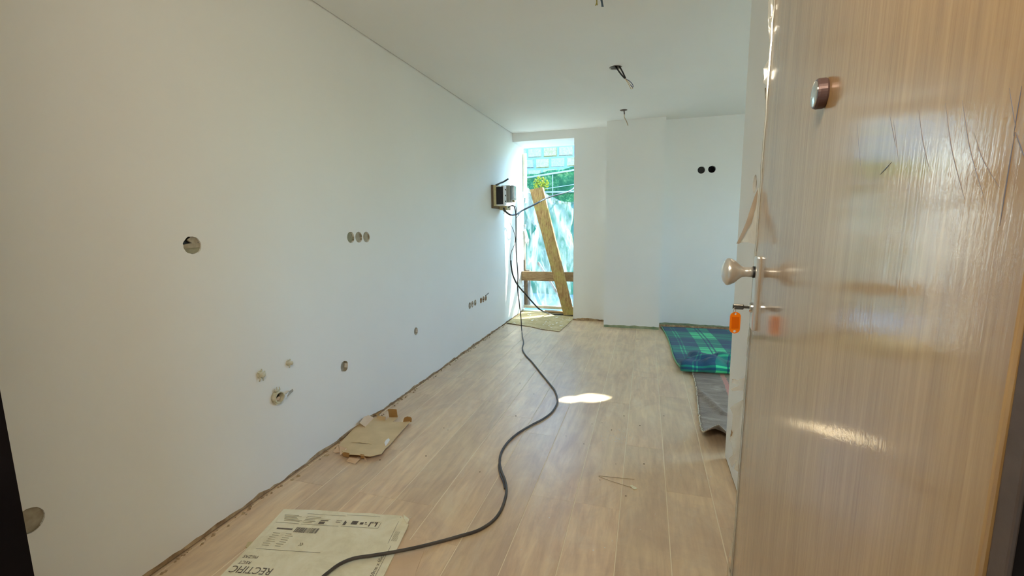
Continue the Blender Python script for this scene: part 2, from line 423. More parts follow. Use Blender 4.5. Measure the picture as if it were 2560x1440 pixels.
# ------------------------------------------------------------------ floor with wood-look planks
fl = struct(G().box((XL-.15, -.2, -.08), (XR+.1, 6.25, -.0012)).make('floor', GROUT, origin=(0, 0, -.08)))
row = 0; x = XL-.012+(0)
xs0 = .1225; k0 = math.floor((XL-xs0)/.2)
k = k0
tile_cache = {}
while xs0+.2*k < 1.6:
    x0 = max(XL-.02, xs0+.2*k+.0019); x1 = xs0+.2*(k+1)-.0019
    y = -.15-random.choice([.2, .6, 1.0, .4, .8])
    while y < 6.2:
        y0 = max(y, -.15)+.0004; y1 = min(y+1.2, 6.22)-.0004
        if y1-y0 > .05:
            h = random.uniform(-.0003, .0003)
            t = G(); b = .0009
            t.add([(x0, y0, -.006), (x1, y0, -.006), (x1, y1, -.006), (x0, y1, -.006), (x0, y0, h-b), (x1, y0, h-b), (x1, y1, h-b), (x0, y1, h-b),
                   (x0+b, y0+b, h), (x1-b, y0+b, h), (x1-b, y1-b, h), (x0+b, y1-b, h)],
                  [(0, 1, 5, 4), (1, 2, 6, 5), (2, 3, 7, 6), (3, 0, 4, 7), (4, 5, 9, 8), (5, 6, 10, 9), (6, 7, 11, 10), (7, 4, 8, 11), (8, 9, 10, 11)])
            t.make('plank', TILE, fl)
        y += 1.2
    k += 1

# ------------------------------------------------------------------ left wall with its holes
hole_defs = []      # (y, z, ry, rz)
def hp(px, py): p = hit(px, py, 0, XL); return (p.y, p.z)
big_hole = hp(481, 613)
tri = [hp(877, 593.5), hp(897, 593), hp(916, 592.5)]
sock = [hp(1174.5, 764), hp(1181, 760.5), hp(1188, 757), hp(1202.5, 751.5), hp(1208.5, 748.5), hp(1214.5, 745)]
single = [hp(1040, 828), hp(861, 916)]
drain = hp(690, 992); pipes = [hp(649, 936), hp(719.5, 907)]
near_hole = hp(72, 1303)
holes = [circ(*big_hole, .037, .034, 26, .10)]
for c in tri: holes.append(circ(*c, .034, .033, 24, .03))
for c in sock: holes.append(circ(*c, .033, .033, 20, .04))
holes.append(circ(*single[0], .030, .030, 20, .08)); holes.append(circ(*single[1], .034, .034, 20, .12))
holes.append(circ(*drain, .030, .030, 20, .06)); holes.append(circ(*near_hole, .036, .038, 20, .03))
bottom = jag(.0, 6.2, .022, .016, .03, 1.0)
outl = bottom+[(6.2, H+.05), (.0, H+.05)]
lw = plate(outl, holes, lambda u, v: (XL, u, v), (-.055, 0, 0))
lw.box((XL-.20, -.0, 0), (XL-.056, 6.2, H+.05))
wl = struct(lw.make('wall_left', PAINT))
struct(plate(jag(.2, 6.19, .040, .016, .025, 5.0)+[(6.19, .006), (.2, .006)], [], lambda u, v: (XL-.004, u, v), (-.05, 0, 0)).make('trim_1', RAW))
# thin skim of stained plaster just above the ragged edge
def stain_strip(name, seed, x):
    return None

def socket(name, c, r, depth, mat, label, group=None, extra=None):
    g = G(); n = 20; y, z = c
    g.lathe((XL-depth, y, z), (1, 0, 0), [(-.006, r), (0, r), (0, r*.2)], n)
    g2 = G().lathe((XL-.001, y, z), (-1, 0, 0), [(0, r*1.01), (depth, r*1.01)], n)
    g2.f = g2.f[:-2]
    t = thing(name, (XL-depth, y, z), label, 'wall box', group)
    g.make('back_plate', mat, t); g2.make('rim', mat, t)
    if extra: extra(t)
    return t
GS = 'three empty round wall boxes in a level row'
socket('wall_box', tri[0], .0335, .012, HOLEG, 'first of three empty round wall boxes in the upper row, nearest the entrance', GS)
socket('wall_box', tri[1], .0335, .011, HOLEP, 'middle one of three empty round wall boxes in the upper row', GS)
socket('wall_box', tri[2], .0335, .010, HOLEP, 'third of three empty round wall boxes in the upper row, nearest the window', GS)
GT = 'low cut-out boxes on the left wall near the window'
nm = ['leftmost', 'middle', 'rightmost']
for i, c in enumerate(sock):
    grp = 'the tan-filled low trio' if i < 3 else 'the darker low trio nearer the window'
    lab = f'{nm[i % 3]} empty round box in {grp} on the left wall'
    def wire_fn(t, c=c):
        G().tube(spline([(XL-.01, c[0], c[1]+.02), (XL+.004, c[0]+.03, c[1]+.035), (XL+.004, c[0]+.09, c[1]+.042)], 5), .003, 5).make('wire', CABLED, t)
    socket('wall_box', c, .0325, .016 if i < 3 else .028, HOLEP if i < 3 else RAW, lab, GT, wire_fn if i == 5 else None)
socket('wall_box', single[0], .0295, .02, HOLEP, 'lone empty round box low on the left wall, halfway to the window')
def dark_spot(t):
    y, z = single[1]
    G().lathe((XL-.024, y-.016, z-.020), (1, 0, 0), [(0, .009), (.0015, .008)], 10).make('cable_opening', BLACK, t)
socket('wall_box', single[1], .0335, .024, HOLEP, 'lone empty round box low on the wall right of the drain pipe, dark spot inside', None, dark_spot)
socket('wall_box', near_hole, .0365, .006, HOLEP, 'smooth greyish round box beside the black left door jamb')
# the big open hole
t = thing('pipe_hole_box', (XL-.05, big_hole[0], big_hole[1]), 'large round opening high on the left wall with jagged top and dark gap', 'wall box')
y0, z0 = big_hole
g = G().lathe((XL-.002, y0, z0), (-1, 0, 0), [(0, .0385), (.022, .0385)], 26); g.f = g.f[:-2]; g.make('rim', HOLEP, t)
G().prism([(XL-.005, y0+a, z0+b) for a, b in [(-.037, -.012), (.037, -.010), (.036, .006), (.02, .010), (-.01, .006), (-.034, .002)]], (-.012, 0, 0)).make('band', HOLEP, t)
G().prism([(XL-.008, y0+a, z0+b) for a, b in circ(0, -.013, .0355, .020, 18)], (-.006, 0, 0)).make('back_plate', HOLEG, t)
G().prism([(XL-.006, y0+a, z0+b) for a, b in [(-.014, .022), (.002, .032), (.022, .028), (.033, .012), (.010, .004), (-.004, .014)]], (-.008, .003, -.003)).make('broken_piece', HOLEP, t)
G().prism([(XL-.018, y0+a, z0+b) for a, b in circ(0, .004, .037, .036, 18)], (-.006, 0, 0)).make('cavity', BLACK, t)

# capped pipe stubs, drain pipe
for i, c in enumerate(pipes):
    r = .0125 if i == 0 else .0095
    t = thing('capped_pipe_stub', (XL, c[0], c[1]), ['larger plaster-splattered capped pipe stub above left of the drain pipe', 'smaller plaster-splattered capped pipe stub above right of the drain pipe'][i], 'pipe', 'capped pipe stubs on the left wall')
    G().lathe((XL-.01, c[0], c[1]), (1, 0, 0), [(0, r*1.5), (.012, r*1.4), (.013, r), (.034, r), (.038, r*.7), (.040, r*.2)], 16).make('stub', CREAM, t, smooth=True)
    for a in ([0.4, 1.4, 2.4, -1.3, -2.0] if i == 0 else [1.2, 1.9, -1.6]):
        e = Vector((0, math.cos(a), math.sin(a)))
        G().tube([Vector((XL+.004, c[0], c[1]))+e*r*.9, Vector((XL+.012, c[0], c[1]))+e*r*1.7, Vector((XL+.008, c[0], c[1]))+e*r*(2.6 if a < 0 else 2.0)], .003, 6, rads=[.0045, .0035, .002]).make('plaster_drip', CREAM, t, smooth=True)
t = thing('drain_pipe_end', (XL, drain[0], drain[1]), 'open drain pipe end low on the left wall with torn wrapping', 'pipe')
y0, z0 = drain
g = G().lathe((XL-.03, y0, z0), (1, 0, 0), [(0, .0275), (.055, .0275), (.055, .0235), (.004, .0235)], 26); g.f = g.f[:-2]; g.make('pipe_rim', CREAM, t, smooth=False)
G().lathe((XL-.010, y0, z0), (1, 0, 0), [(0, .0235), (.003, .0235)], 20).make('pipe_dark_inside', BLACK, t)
G().prism([(XL+.002, y0+a, z0+b) for a, b in [(-.012, -.020), (.010, -.022), (.018, -.010), (.006, -.004), (-.004, -.008)]], (.006, 0, .004)).make('plug_remnant', CARDP, t)
g = G()
g.add([(XL+.026, y0+.026, z0+.004), (XL+.03, y0+.052, z0+.012), (XL+.02, y0+.085, z0+.010), (XL+.012, y0+.096, z0-.006), (XL+.012, y0+.07, z0-.010), (XL+.02, y0+.045, z0-.016), (XL+.026, y0+.028, z0-.020)],
      [(0, 1, 5, 6), (1, 2, 4, 5), (2, 3, 4)]); sv = list(g.v); n = len(sv)
g.prism([v+Vector((.001, 0, 0)) for v in sv], (.0008, 0, 0)); g.make('torn_wrap', DOORFILM, t)
G().prism([(XL+.004, y0+a, z0+b) for a, b in [(-.028, -.018), (-.012, -.034), (.014, -.040), (.022, -.030), (.006, -.026), (-.012, -.02)]], (.010, 0, 0)).make('plaster_lump', CREAM, t)
for a, b in ((.0, .044), (.012, .040), (-.01, .038)):
    G().tube([(XL+.006, y0+a*.6, z0+.026), (XL+.014, y0+a, z0+.036), (XL+.01, y0+a*1.2, z0+b+.006)], .003, 6, rads=[.006, .004, .002]).make('plaster_drip', CREAM, t, smooth=True)

# ------------------------------------------------------------------ back walls, pilaster, recess
def wallY(name, x0, x1, y, z0, z1, thick, holes=(), seed=0, base=.035, amp=.016, z_jag=True):
    bot = jag(x0, x1, base, amp, .03, seed) if z_jag else [(x0, z0), (x1, z0)]
    return plate(bot+[(x1, z1), (x0, z1)], holes, lambda u, v: (u, y, v), (0, thick, 0))
b1 = wallY('w', XA, XB+.05, YB, 0, H+.05, .53, seed=3, base=.028)
b1.box((XL-.2, YB, ZL), (XA, YOUT, H+.05))
struct(b1.make('wall_back', PAINT))
struct(G().box((XA+.001, YB+.006, 0), (XB+.05, YB+.5, .07)).make('trim_2', RAW))
struct(wallY('w', XB, XC, YP, 0, H+.05, .6, seed=8, base=.03, amp=.012).make('wall_pilaster', PAINT))
struct(G().box((XB+.002, YP+.004, 0), (XC-.002, YP+.4, .07)).make('trim_3', GREENB))
# hole for the sun patch: traced back along the sun's rays to an added boarded opening
patch = [(560, 365), (590, 347), (620, 332), (670, 326), (720, 332), (755, 318), (790, 308), (850, 303), (890, 308), (940, 312), (990, 325), (1035, 340), (1000, 358), (960, 370), (880, 382), (820, 380), (770, 370), (735, 376), (700, 383), (650, 383), (600, 375)]
gap = []
for X, Y in patch:
    p = hit(1240+X/3.6, 900+Y/3.6, 2, 0); q = p-SUN_D*((p.y-5.60)/SUN_D.y); gap.append((q.x, q.z))
rcx = [hit(1753.5, 425, 1, YR), hit(1780, 423, 1, YR)]
rh = [circ(p.x, p.z, .040, .040, 24, .02) for p in rcx]
sun_opening = [(1.25, 1.6), (2.35, 1.6), (2.35, 2.39), (1.25, 2.39)]
b2 = wallY('w', XC-.02, XR+.1, YR, 0, H+.05, .10, rh+[sun_opening], seed=12, base=.05, amp=.012)
struct(b2.make('wall_recess', PAINT))
struct(plate(jag(XC+.001, XR, .022, .01, .04, 4)+[(XR, .09), (XC+.001, .09)], [], lambda u, v: (u, YR+.008, v), (0, .08, 0)).make('trim_4', GREENB))
struct(G().box((XC+.001, YR+.003, 0), (XR, YR+.09, .03)).make('trim_5', RAW))
struct(plate([(1.2, 1.55), (2.4, 1.55), (2.4, 2.42), (1.2, 2.42)], [gap], lambda u, v: (u, YR+.06, v), (0, .006, 0)).make('sun_gap_board', CARD))  # unseen board, added so its gap shapes the sun patch on the floor
for i, p in enumerate(rcx):
    t = thing('wall_box', (p.x, YR+.05, p.z), ['solid black round hole, left of the pair on the pale recessed wall', 'brownish black round hole, right of the pair on the pale recessed wall'][i], 'wall box', 'pair of round holes on the recessed wall')
    g = G().lathe((p.x, YR+.001, p.z), (0, 1, 0), [(0, .0405), (.06, .0405)], 24); g.f = g.f[:-2]; g.make('rim', [BLACK, BROWNFR][i], t)
    G().lathe((p.x, YR+.05, p.z), (0, 1, 0), [(0, .040), (.01, .040)], 24).make('back_plate', [BLACK, NEARBLK][i], t)

# right-hand column wall
ch = hit(1887, 460, 0, XD)
cw = plate([(.25, .025)]+jag(.25, YCOL, .022, .014, .03, 21)[1:]+[(YCOL, H+.05), (.25, H+.05)], [circ(ch.y, ch.z, .036, .038, 24, .03)], lambda u, v: (XD, u, v), (.05, 0, 0))
cw.box((XD+.051, .25, 0), (XD+.13, YCOL, H+.05))
struct(cw.make('wall_right', PAINT))
struct(G().box((XD+.004, .3, 0), (XD+.1, YCOL-.003, .05)).make('trim_6', RAW))
t = thing('wall_box', (XD+.01, ch.y, ch.z), 'tan oval-looking round box on the right wall beside the door film', 'wall box')
G().lathe((XD+.012, ch.y, ch.z), (1, 0, 0), [(0, .036), (.02, .036)], 24).make('back_plate', HOLEP, t)
# unseen shell: side room and hall, so that light behaves
struct(G().box((XD+.13, YCOL-.12, 0), (XR+.1, YCOL, H+.05)).make('wall_front_2', PAINT))
rw = plate([(YCOL-.1, 0), (YR+.1, 0), (YR+.1, H+.05), (YCOL-.1, H+.05)], [[(3.2, 1.0), (4.2, 1.0), (4.2, 2.1), (3.2, 2.1)]], lambda u, v: (XR, u, v), (.1, 0, 0))
struct(rw.make('wall_side', PAINT))
struct(G().box((XR+.03, 3.18, .98), (XR+.08, 3.24, 2.12)).box((XR+.03, 4.16, .98), (XR+.08, 4.22, 2.12))
       .box((XR+.03, 3.2, .98), (XR+.08, 4.2, 1.04)).box((XR+.03, 3.2, 2.06), (XR+.08, 4.2, 2.12)).make('window_3', METALW))
fw = G().box((XL-.2, .05, 0), (-.70, .25, H+.05)).box((.28, .05, 0), (XD+.2, .25, H+.05)).box((-.70, .05, 2.14), (.28, .25, H+.05))
struct(fw.make('wall_front', PAINT))
hl = G().box((-1.3, -2.0, 0), (-1.2, .05, 2.5)).box((1.0, -2.0, 0), (1.1, .05, 2.5)).box((-1.3, -2.1, 0), (1.1, -2.0, 2.5)).box((-1.3, -2.1, -.08), (1.1, -.2, 0)).box((-1.3, -2.1, 2.45), (1.1, .05, 2.55))
struct(hl.make('wall_hall', PAINT))

# ------------------------------------------------------------------ ceiling with cable holes
p2 = hit(1539, 168.5, 2, H); p3 = hit(1559, 275, 2, H); p1 = Vector((p2.x+.005, 2.50, H))
ceil = plate([(XL+.007, 0), (XR+.05, 0), (XR+.05, YB-.0), (XL+.007, YB-.0)], [circ(p1.x, p1.y, .035, n=20), circ(p2.x, p2.y, .038, .045, n=20, jag=.15), circ(p3.x, p3.y, .018, n=14)],
             lambda u, v: (u, v, H), (0, 0, .02))
ceil.box((XL-.2, 0, H+.05), (XR+.1, YR+.1, H+.15)).box((XL-.2, YR+.1, H+.05), (XC, YOUT, H+.15))
struct(ceil.make('ceiling', CEILP))
struct(G().box((XL-.002, .25, H+.012), (XL+.02, YB, H+.02)).make('trim_7', RAW))

# ------------------------------------------------------------------ window frame timber, plastic, outdoors
wf = G().box((XL, YOUT-.06, .045), (XA, YOUT-.01, .085))
win = wf.make('window_1', ALU); struct(win)
pj = G().box((XL+.004, YOUT-.05, 1.62), (XL+.05, YOUT-.005, 2.23)); pj.make('frame_strip', ALU, win)
po = thing('timber_post', (-1.63, 6.17, .0), 'dark brown timber post in the lower left corner of the window', 'post')
G().bbox((XL+.004, YOUT-.03, .085), (-1.595, YOUT+.02, .60), .004).make('post', POSTW, po)
G().bbox((XL+.002, YOUT-.035, .60), (-1.66, YOUT, 1.25), .003).make('upper_splice', POSTW, po)
G().bbox((XL+.003, 6.032, .460), (XA-.01, 6.074, .590), .005).make('timber_rail', BEAM, None)
tag(bpy.data.objects['timber_rail'], 'light brown horizontal timber rail across the lower window', 'board')
# leaning board
bt = [hit(1324, 474, 1, 6.0), hit(1356, 468, 1, 6.0)]; bb = [hit(1409, 776, 1, 5.88), hit(1434, 772, 1, 5.88)]
bb[0].z = .015; bb[1].z = .03
g = G(); N = 14; v = []
for i in range(N+1):
    a = i/N; L = bt[0].lerp(bb[0], a); R_ = bt[1].lerp(bb[1], a)
    L += Vector((noise.noise(Vector((a*9, 0, 0)))*.006, 0, 0)); R_ += Vector((noise.noise(Vector((a*9, 5, 0)))*.006, 0, 0))
    v += [L, R_, R_+Vector((.006, .04, 0)), L+Vector((.006, .04, 0))]
f = []
for i in range(N):
    for k in range(4): f.append((i*4+k, i*4+(k+1) % 4, i*4+4+(k+1) % 4, i*4+4+k))
f += [(0, 1, 2, 3), (N*4, N*4+1, N*4+2, N*4+3)]
g.add(v, f); tag(g.make('leaning_board', OLDWOOD), 'mossy weathered board leaning diagonally across the window opening', 'board')
# darker stick outside
g = G(); a = hit(1344, 656, 1, 6.28); b = hit(1396, 738, 1, 6.28); b = a+(b-a)*((a.z+.05)/(a.z-b.z))
d = (b-a).normalized(); sd = d.cross(Vector((0, 1, 0)))*.016
g.prism([a-sd, a+sd, b+sd, b-sd], (0, .03, 0)); tag(g.make('timber_stick', POSTW), 'thin dark stick crossing behind the horizontal rail', 'board')
# sill piece
G().bbox((-1.36, 6.03, .012), (-1.0, 6.11, .032), .003).make('sill_offcut', BEAM)
tag(bpy.data.objects['sill_offcut'], 'reddish brown wood offcut lying at the window threshold', 'offcut')

def sheet(outl_px, y, mat, name, parent=None, amp=.03, fold=lambda x, z: 0, step=.035, holes_px=()):
    o2 = [(hit(a, b, 1, y).x, hit(a, b, 1, y).z) for a, b in outl_px]
    hs_ = [[(hit(a, b, 1, y).x, hit(a, b, 1, y).z) for a, b in h] for h in holes_px]
    x0, x1 = min(p[0] for p in o2), max(p[0] for p in o2); z0, z1 = min(p[1] for p in o2), max(p[1] for p in o2)
    ex = []; nx = int((x1-x0)/step); nz = int((z1-z0)/step)
    for i in range(nx):
        for j in range(nz):
            p = (x0+(i+.5)*step, z0+(j+.5+.3*(i % 2))*step)
            if inside(p, o2) and not any(inside(p, h) for h in hs_): ex.append(p)
    def to3(u, v): return (u+.25*amp*noise.noise(Vector((u*9, v*9, 4))), y+fold(u, v), v)
    return plate(o2, hs_, to3, (0, 0, 0), ex).make(name, mat, parent, smooth=True)
apex = hit(1340, 472, 1, 6.1)
def folds(u, v):
    ang = math.atan2(apex.z+.25-v, u-apex.x+.02)
    r = math.hypot(u-apex.x, apex.z+.25-v)
    a = .028*math.sin(ang*24+2*noise.noise(Vector((u*2, v*2, 0))))*min(1, r*1.2)
    return a+.035*noise.noise(Vector((u*3+v*2, v*1.2-u, 7)))+.012*noise.noise(Vector((u*11, v*5, 1)))
ps = thing('plastic_sheeting', (-1.3, 6.12, .1), 'torn translucent plastic sheeting draped over the window opening behind the leaning board', 'plastic sheet')
sheet([(1319, 468), (1330, 478), (1343, 470), (1352, 478), (1366, 484), (1384, 494), (1402, 503), (1420, 505), (1440, 504), (1438, 640), (1438, 762), (1400, 768), (1318, 764), (1318, 700), (1313, 660), (1316, 610), (1326, 588), (1340, 572), (1322, 545), (1310, 520)],
      6.11, PLASTIC, 'large_sheet', ps, .03, folds)
def folds2(u, v): return .03*math.sin(u*60+v*6)+.02*noise.noise(Vector((u*8, v*3, 2)))
sheet([(1312, 466), (1322, 474), (1330, 500), (1334, 540), (1336, 560), (1328, 598), (1318, 572), (1310, 576), (1302, 592), (1298, 560), (1299, 520), (1304, 490)],
      5.98, PLASTIC, 'hanging_flap', ps, .03, folds2, .025)
sheet([(1300, 590), (1306, 577), (1316, 573), (1324, 600), (1320, 616), (1314, 606), (1312, 650), (1302, 640)], 6.14, DOORFILM, 'torn_tail', ps, .02, folds2, .025)

# outside: paving, block wall, fence with net, tarp, yellow bush
struct(G().box((-9, 6.25, -.25), (9, 10.2, -.06)).make('ground', CONCR))
ow = struct(G().box((-5.2, 10.06, -.2), (1.6, 10.4, 3.18)).make('wall_outer', mottled('block_mortar', lin((160, 172, 186)), lin((178, 190, 200)), 12, .95)))
bwid, bh = .355, .235
zr = 1.55; r = 0
while zr < 3.1:
    off = (r % 2)*bwid/2; xx = -4.6+off
    while xx < .9:
        a, b = xx+.02+random.uniform(-.008, .008), xx+bwid-.02+random.uniform(-.008, .008)
        c, d = zr+.016+random.uniform(-.006, .006), zr+bh-.016
        p = random.uniform(.02, .05); e = .02
        G().add([(a, 10.07, c), (b, 10.07, c), (b, 10.07, d), (a, 10.07, d), (a+e, 10.06-p, c+e), (b-e, 10.06-p, c+e), (b-e, 10.06-p, d-e), (a+e, 10.06-p, d-e)],
                [(0, 1, 5, 4), (1, 2, 6, 5), (2, 3, 7, 6), (3, 0, 4, 7), (4, 5, 6, 7)]).make('stone_block', BLOCKM, ow)
        xx += bwid
    zr += bh; r += 1
def rail_z(x): return 2.235+(x+1.8)*.11
fe = thing('garden_fence', (-1.8, 8.6, -.06), 'pale metal fence clad with leafy green net outside the window', 'fence')
nx, nz = 60, 22; v = []; f = []
for i in range(nx+1):
    x_ = -4+4.6*i/nx; zt = rail_z(x_)+.03+.015*math.sin(x_*13)
    for j in range(nz+1):
        z_ = -.06+(zt+.06)*j/nz; v.append((x_, 8.62+.05*noise.noise(Vector((x_*3, z_*3, 0)))+.02*noise.noise(Vector((x_*14, z_*14, 0))), z_))
for i in range(nx):
    for j in range(nz): f.append((i*(nz+1)+j, (i+1)*(nz+1)+j, (i+1)*(nz+1)+j+1, i*(nz+1)+j+1))
obj('net', v, f, NETM, fe, smooth=True)
for dz, r_ in ((-.035, .016), (-.44, .016), (-.30, .006)):
    G().tube([(-4, 8.55, rail_z(-4)+dz), (.6, 8.55, rail_z(.6)+dz)] if dz != -.44 else [(-4, 8.54, 1.875), (.6, 8.54, 1.84)], r_, 8).make('rail', METALW, fe)
for xx in (-3.4, -2.6, -1.75, -1.05, -.2):
    G().tube([(xx, 8.56, -.06), (xx, 8.56, rail_z(xx)-.06)], .008 if xx in (-1.75,) else .014, 8).make('fence_post', METALW, fe)
v = []; f = []
for i in range(41):
    for j in range(21):
        x_ = -3.6+3.6*i/40; z_ = -.06+1.66*j/20
        v.append((x_, 8.12+.05*math.sin(x_*9+z_)+.05*noise.noise(Vector((x_*2, z_*2, 3))), z_))
for i in range(40):
    for j in range(20): f.append((i*21+j, (i+1)*21+j, (i+1)*21+j+1, i*21+j+1))
tag(obj('garden_tarp', v, f, TARP, smooth=True), 'blurred teal green tarp seen through the window plastic', 'tarp')
# yellow bush
yc = hit(1350, 462, 1, 8.40); g = G()
for i in range(260):
    a = random.uniform(0, 6.28); b = random.random()**.5
    c = Vector((yc.x+.14*b*math.cos(a)+.02, yc.y+random.uniform(-.08, .08), yc.z-.0+.15*b*math.sin(a)))
    u = Vector((random.uniform(-1, 1), random.uniform(-1, 1), random.uniform(-1, 1))).normalized()*.022; w_ = u.orthogonal().normalized()*.013
    g.add([c-u, c+w_, c+u, c-w_], [(0, 1, 2, 3)])
ys = thing('yellow_bush', (yc.x, yc.y, -.06), 'bright yellow leafy bush in front of the green net', 'bush')
g.make('foliage', YELL, ys)['kind'] = 'stuff'
G().tube([(yc.x, yc.y, -.06), (yc.x+.03, yc.y, yc.z*.5), (yc.x, yc.y, yc.z)], .012, 8).make('stem', POSTW, ys)
# sandy mound strip
mp = [hit(a, b, 1, 8.1) for a, b in [(1380, 500), (1400, 488), (1420, 480), (1440, 474), (1440, 520), (1390, 520)]]

# board on the floor under the window
bdo = [Vector((-1.672, 5.27)), Vector((-1.30, 5.14)), Vector((-1.15, 5.05)), Vector((-.943, 4.993)), Vector((-.918, 5.30)), Vector((-.896, 5.66)), Vector((-.93, 6.10)), Vector((-1.672, 6.12))]
def flr(u, v): return (u, v, .004+.003*abs(noise.noise(Vector((u*4, v*4, 0))))+(.006 if v < 5.3 and u < -1.3 else 0))
pb = plate([tuple(p) for p in bdo], [], flr, (0, 0, .003)); tag(pb.make('hardboard_sheet', SPAT), 'tan sheet with white spatters lying on the floor below the window', 'board')

# ------------------------------------------------------------------ electric box on the left wall
eb = thing('electric_box', (XL, 5.0, 1.43), 'small open electric box with black and grey units on the left wall by the window', 'electric box')
def wy(px, py, xo): return hit(px, py, 0, xo)
e0 = 4.80
G().bbox((XL+.001, e0, 1.435), (XL+.026, 5.12, 1.695), .004).make('backboard', POSTW, eb)
G().bbox((XL+.026, e0+.005, 1.462), (XL+.055, 5.10, 1.692), .003).make('pale_board', PLY, eb)
G().bbox((XL+.055, e0+.02, 1.478), (XL+.136, 4.885, 1.672), .004).make('black_unit', BLACK, eb)
G().bbox((XL+.052, e0+.023, 1.466), (XL+.140, 4.90, 1.4775), .002).make('white_ledge', WHITE, eb)
G().bbox((XL+.136, e0+.015, 1.468), (XL+.152, 4.895, 1.682), .003).make('white_front', WHITE, eb)
fr = [o for o in eb.children if o.name.startswith('white_front')][0]
for i, zz in enumerate((1.51, 1.575, 1.64)):
    G().lathe((XL+.151, e0+.045, zz), (1, 0, 0), [(0, .008), (.006, .007)], 12).make('switch_knob', BLACK, fr)
    G().bbox((XL+.151, e0+.068, zz-.012), (XL+.157, e0+.088, zz+.012), .002).make('breaker', GREYP, fr)
G().bbox((XL+.056, 4.99, 1.505), (XL+.165, 5.11, 1.700), .010).make('grey_unit', GREYP, eb)
gu = [o for o in eb.children if o.name.startswith('grey_unit')][0]
G().bbox((XL+.163, 4.995, 1.530), (XL+.213, 5.10, 1.697), .010).make('clear_lid', CLEAR, gu)
G().bbox((XL+.168, 5.00, 1.508), (XL+.190, 5.04, 1.530), .003).make('terminal', WHITE, gu)
G().bbox((XL+.193, 5.00, 1.508), (XL+.210, 5.04, 1.530), .003).make('terminal', PLY, gu)
G().bbox((XL+.03, 5.00, 1.42), (XL+.12, 5.16, 1.47), .006).make('cable_gland', PLY, eb)
for i in range(7):
    a = Vector((XL+.06+.012*i, 5.02+.02*i, 1.43)); b = a+Vector((.02*random.uniform(-1, 1), .05*random.random(), -.03-.03*random.random()))
    G().tube(spline([a, (a+b)/2+Vector((.01, 0, -.01)), b], 4), .0025, 5).make('loose_wire', random.choice([PLY, CABLED, RAW]), eb)
G().tube(spline([(XL+.05, 4.83, 1.69), (XL+.07, 4.90, 1.715), (XL+.09, 4.99, 1.74), (XL+.13, 5.04, 1.775)], 6), .010, 8).make('cable_stub', CABLED, eb)

# cables
def cable(name, pts, r, mat, label, m=10, n=8):
    o = G().tube(spline(pts, m), r, n).make(name, mat, smooth=True); tag(o, label, 'cable'); return o
def pY(a, b, y): return hit(a, b, 1, y)
cable('power_cable', [(XL+.09, 4.98, 1.44), pY(1262, 527, 5.02), pY(1276, 537, 5.1), pY(1292, 535, 5.25), pY(1308, 525, 5.4), pY(1335, 512, 5.6), pY(1370, 494, 5.85), pY(1405, 484, 6.05), pY(1425, 477, 6.2), pY(1440, 468, 6.4), Vector((-1.0, 7.0, 1.72)), Vector((-1.1, 8.5, 1.82))], .011, CABLED,
      'thick grey cable running from the electric box out through the window')
ext = [(XL+.13, 5.02, 1.45), pY(1283, 514, 5.02), pY(1289, 530, 5.02), pY(1290, 560, 5.0), pY(1290, 610, 5.0), pY(1292, 650, 5.0), pY(1295, 690, 5.0), pY(1294, 720, 5.0), pY(1298, 757, 5.0), pY(1302, 790, 4.98)]
fpx = [(1304, 822), (1306, 842), (1309, 856), (1306, 872), (1314, 888), (1330, 905), (1350, 930), (1372, 957), (1386, 975), (1393, 995), (1393, 1008), (1380, 1030), (1358, 1047), (1330, 1062), (1295, 1083), (1270, 1105), (1254, 1130), (1249, 1155), (1254, 1180), (1262, 1200), (1266, 1225), (1262, 1250), (1250, 1280), (1230, 1304), (1195, 1326), (1150, 1340), (1100, 1354), (1040, 1369), (985, 1380), (930, 1389), (885, 1396), (850, 1410), (822, 1430), (800, 1450), (790, 1475)]
for i, (a, b) in enumerate(fpx):
    zz = .0075
    if 27 <= i: zz = .022
    ext.append(hit(a, b, 2, zz))
ext.append(hit(770, 1560, 2, .009))
cable('extension_cable', ext, .0065, CABLE, 'long grey extension cable snaking from the electric box across the floor', 8)
tap = thing('cable_twin', hit(1252, 1160, 2, 0), 'thinner second cable strand beside the curve of the long floor cable', 'cable')
G().tube(spline([hit(1251, 1150, 2, .006), hit(1247, 1165, 2, .005), hit(1250, 1185, 2, .005), hit(1258, 1205, 2, .005), hit(1262, 1222, 2, .006)], 6), .0045, 6).make('strand', CABLE, tap)
cable('black_cable', [pY(1277, 651, 4.95), pY(1278, 665, 4.95), pY(1283, 690, 4.95), pY(1294, 712, 5.0), pY(1315, 737, 5.15), pY(1340, 765, 5.3), pY(1352, 775, 5.38), hit(1372, 784, 2, .02), hit(1395, 786, 2, .02), hit(1420, 786, 2, .02), hit(1433, 788, 2, .018)], .0095, CABLED,
      'stiff black cable hanging in mid-air and curving down to the window floor')
cable('thin_wire', [pY(1271, 549, 5.3), pY(1276, 560, 5.2), pY(1284, 577, 5.1), pY(1288, 596, 5.02), pY(1286, 612, 5.0), pY(1279, 628, 4.97), pY(1276, 642, 4.95), pY(1277, 652, 4.95)], .0035, CABLED,
      'thin black wire looping below the electric box down to the stiff cable end')
cable('blue_grey_wire', [(XL+.12, 5.20, 1.47), pY(1290, 518, 5.15), pY(1290, 540, 5.1), pY(1291, 545, 5.1), pY(1300, 530, 5.3), pY(1296, 540, 5.3)], .003, CABLED, 'short thin looped wire hanging directly under the grey unit')

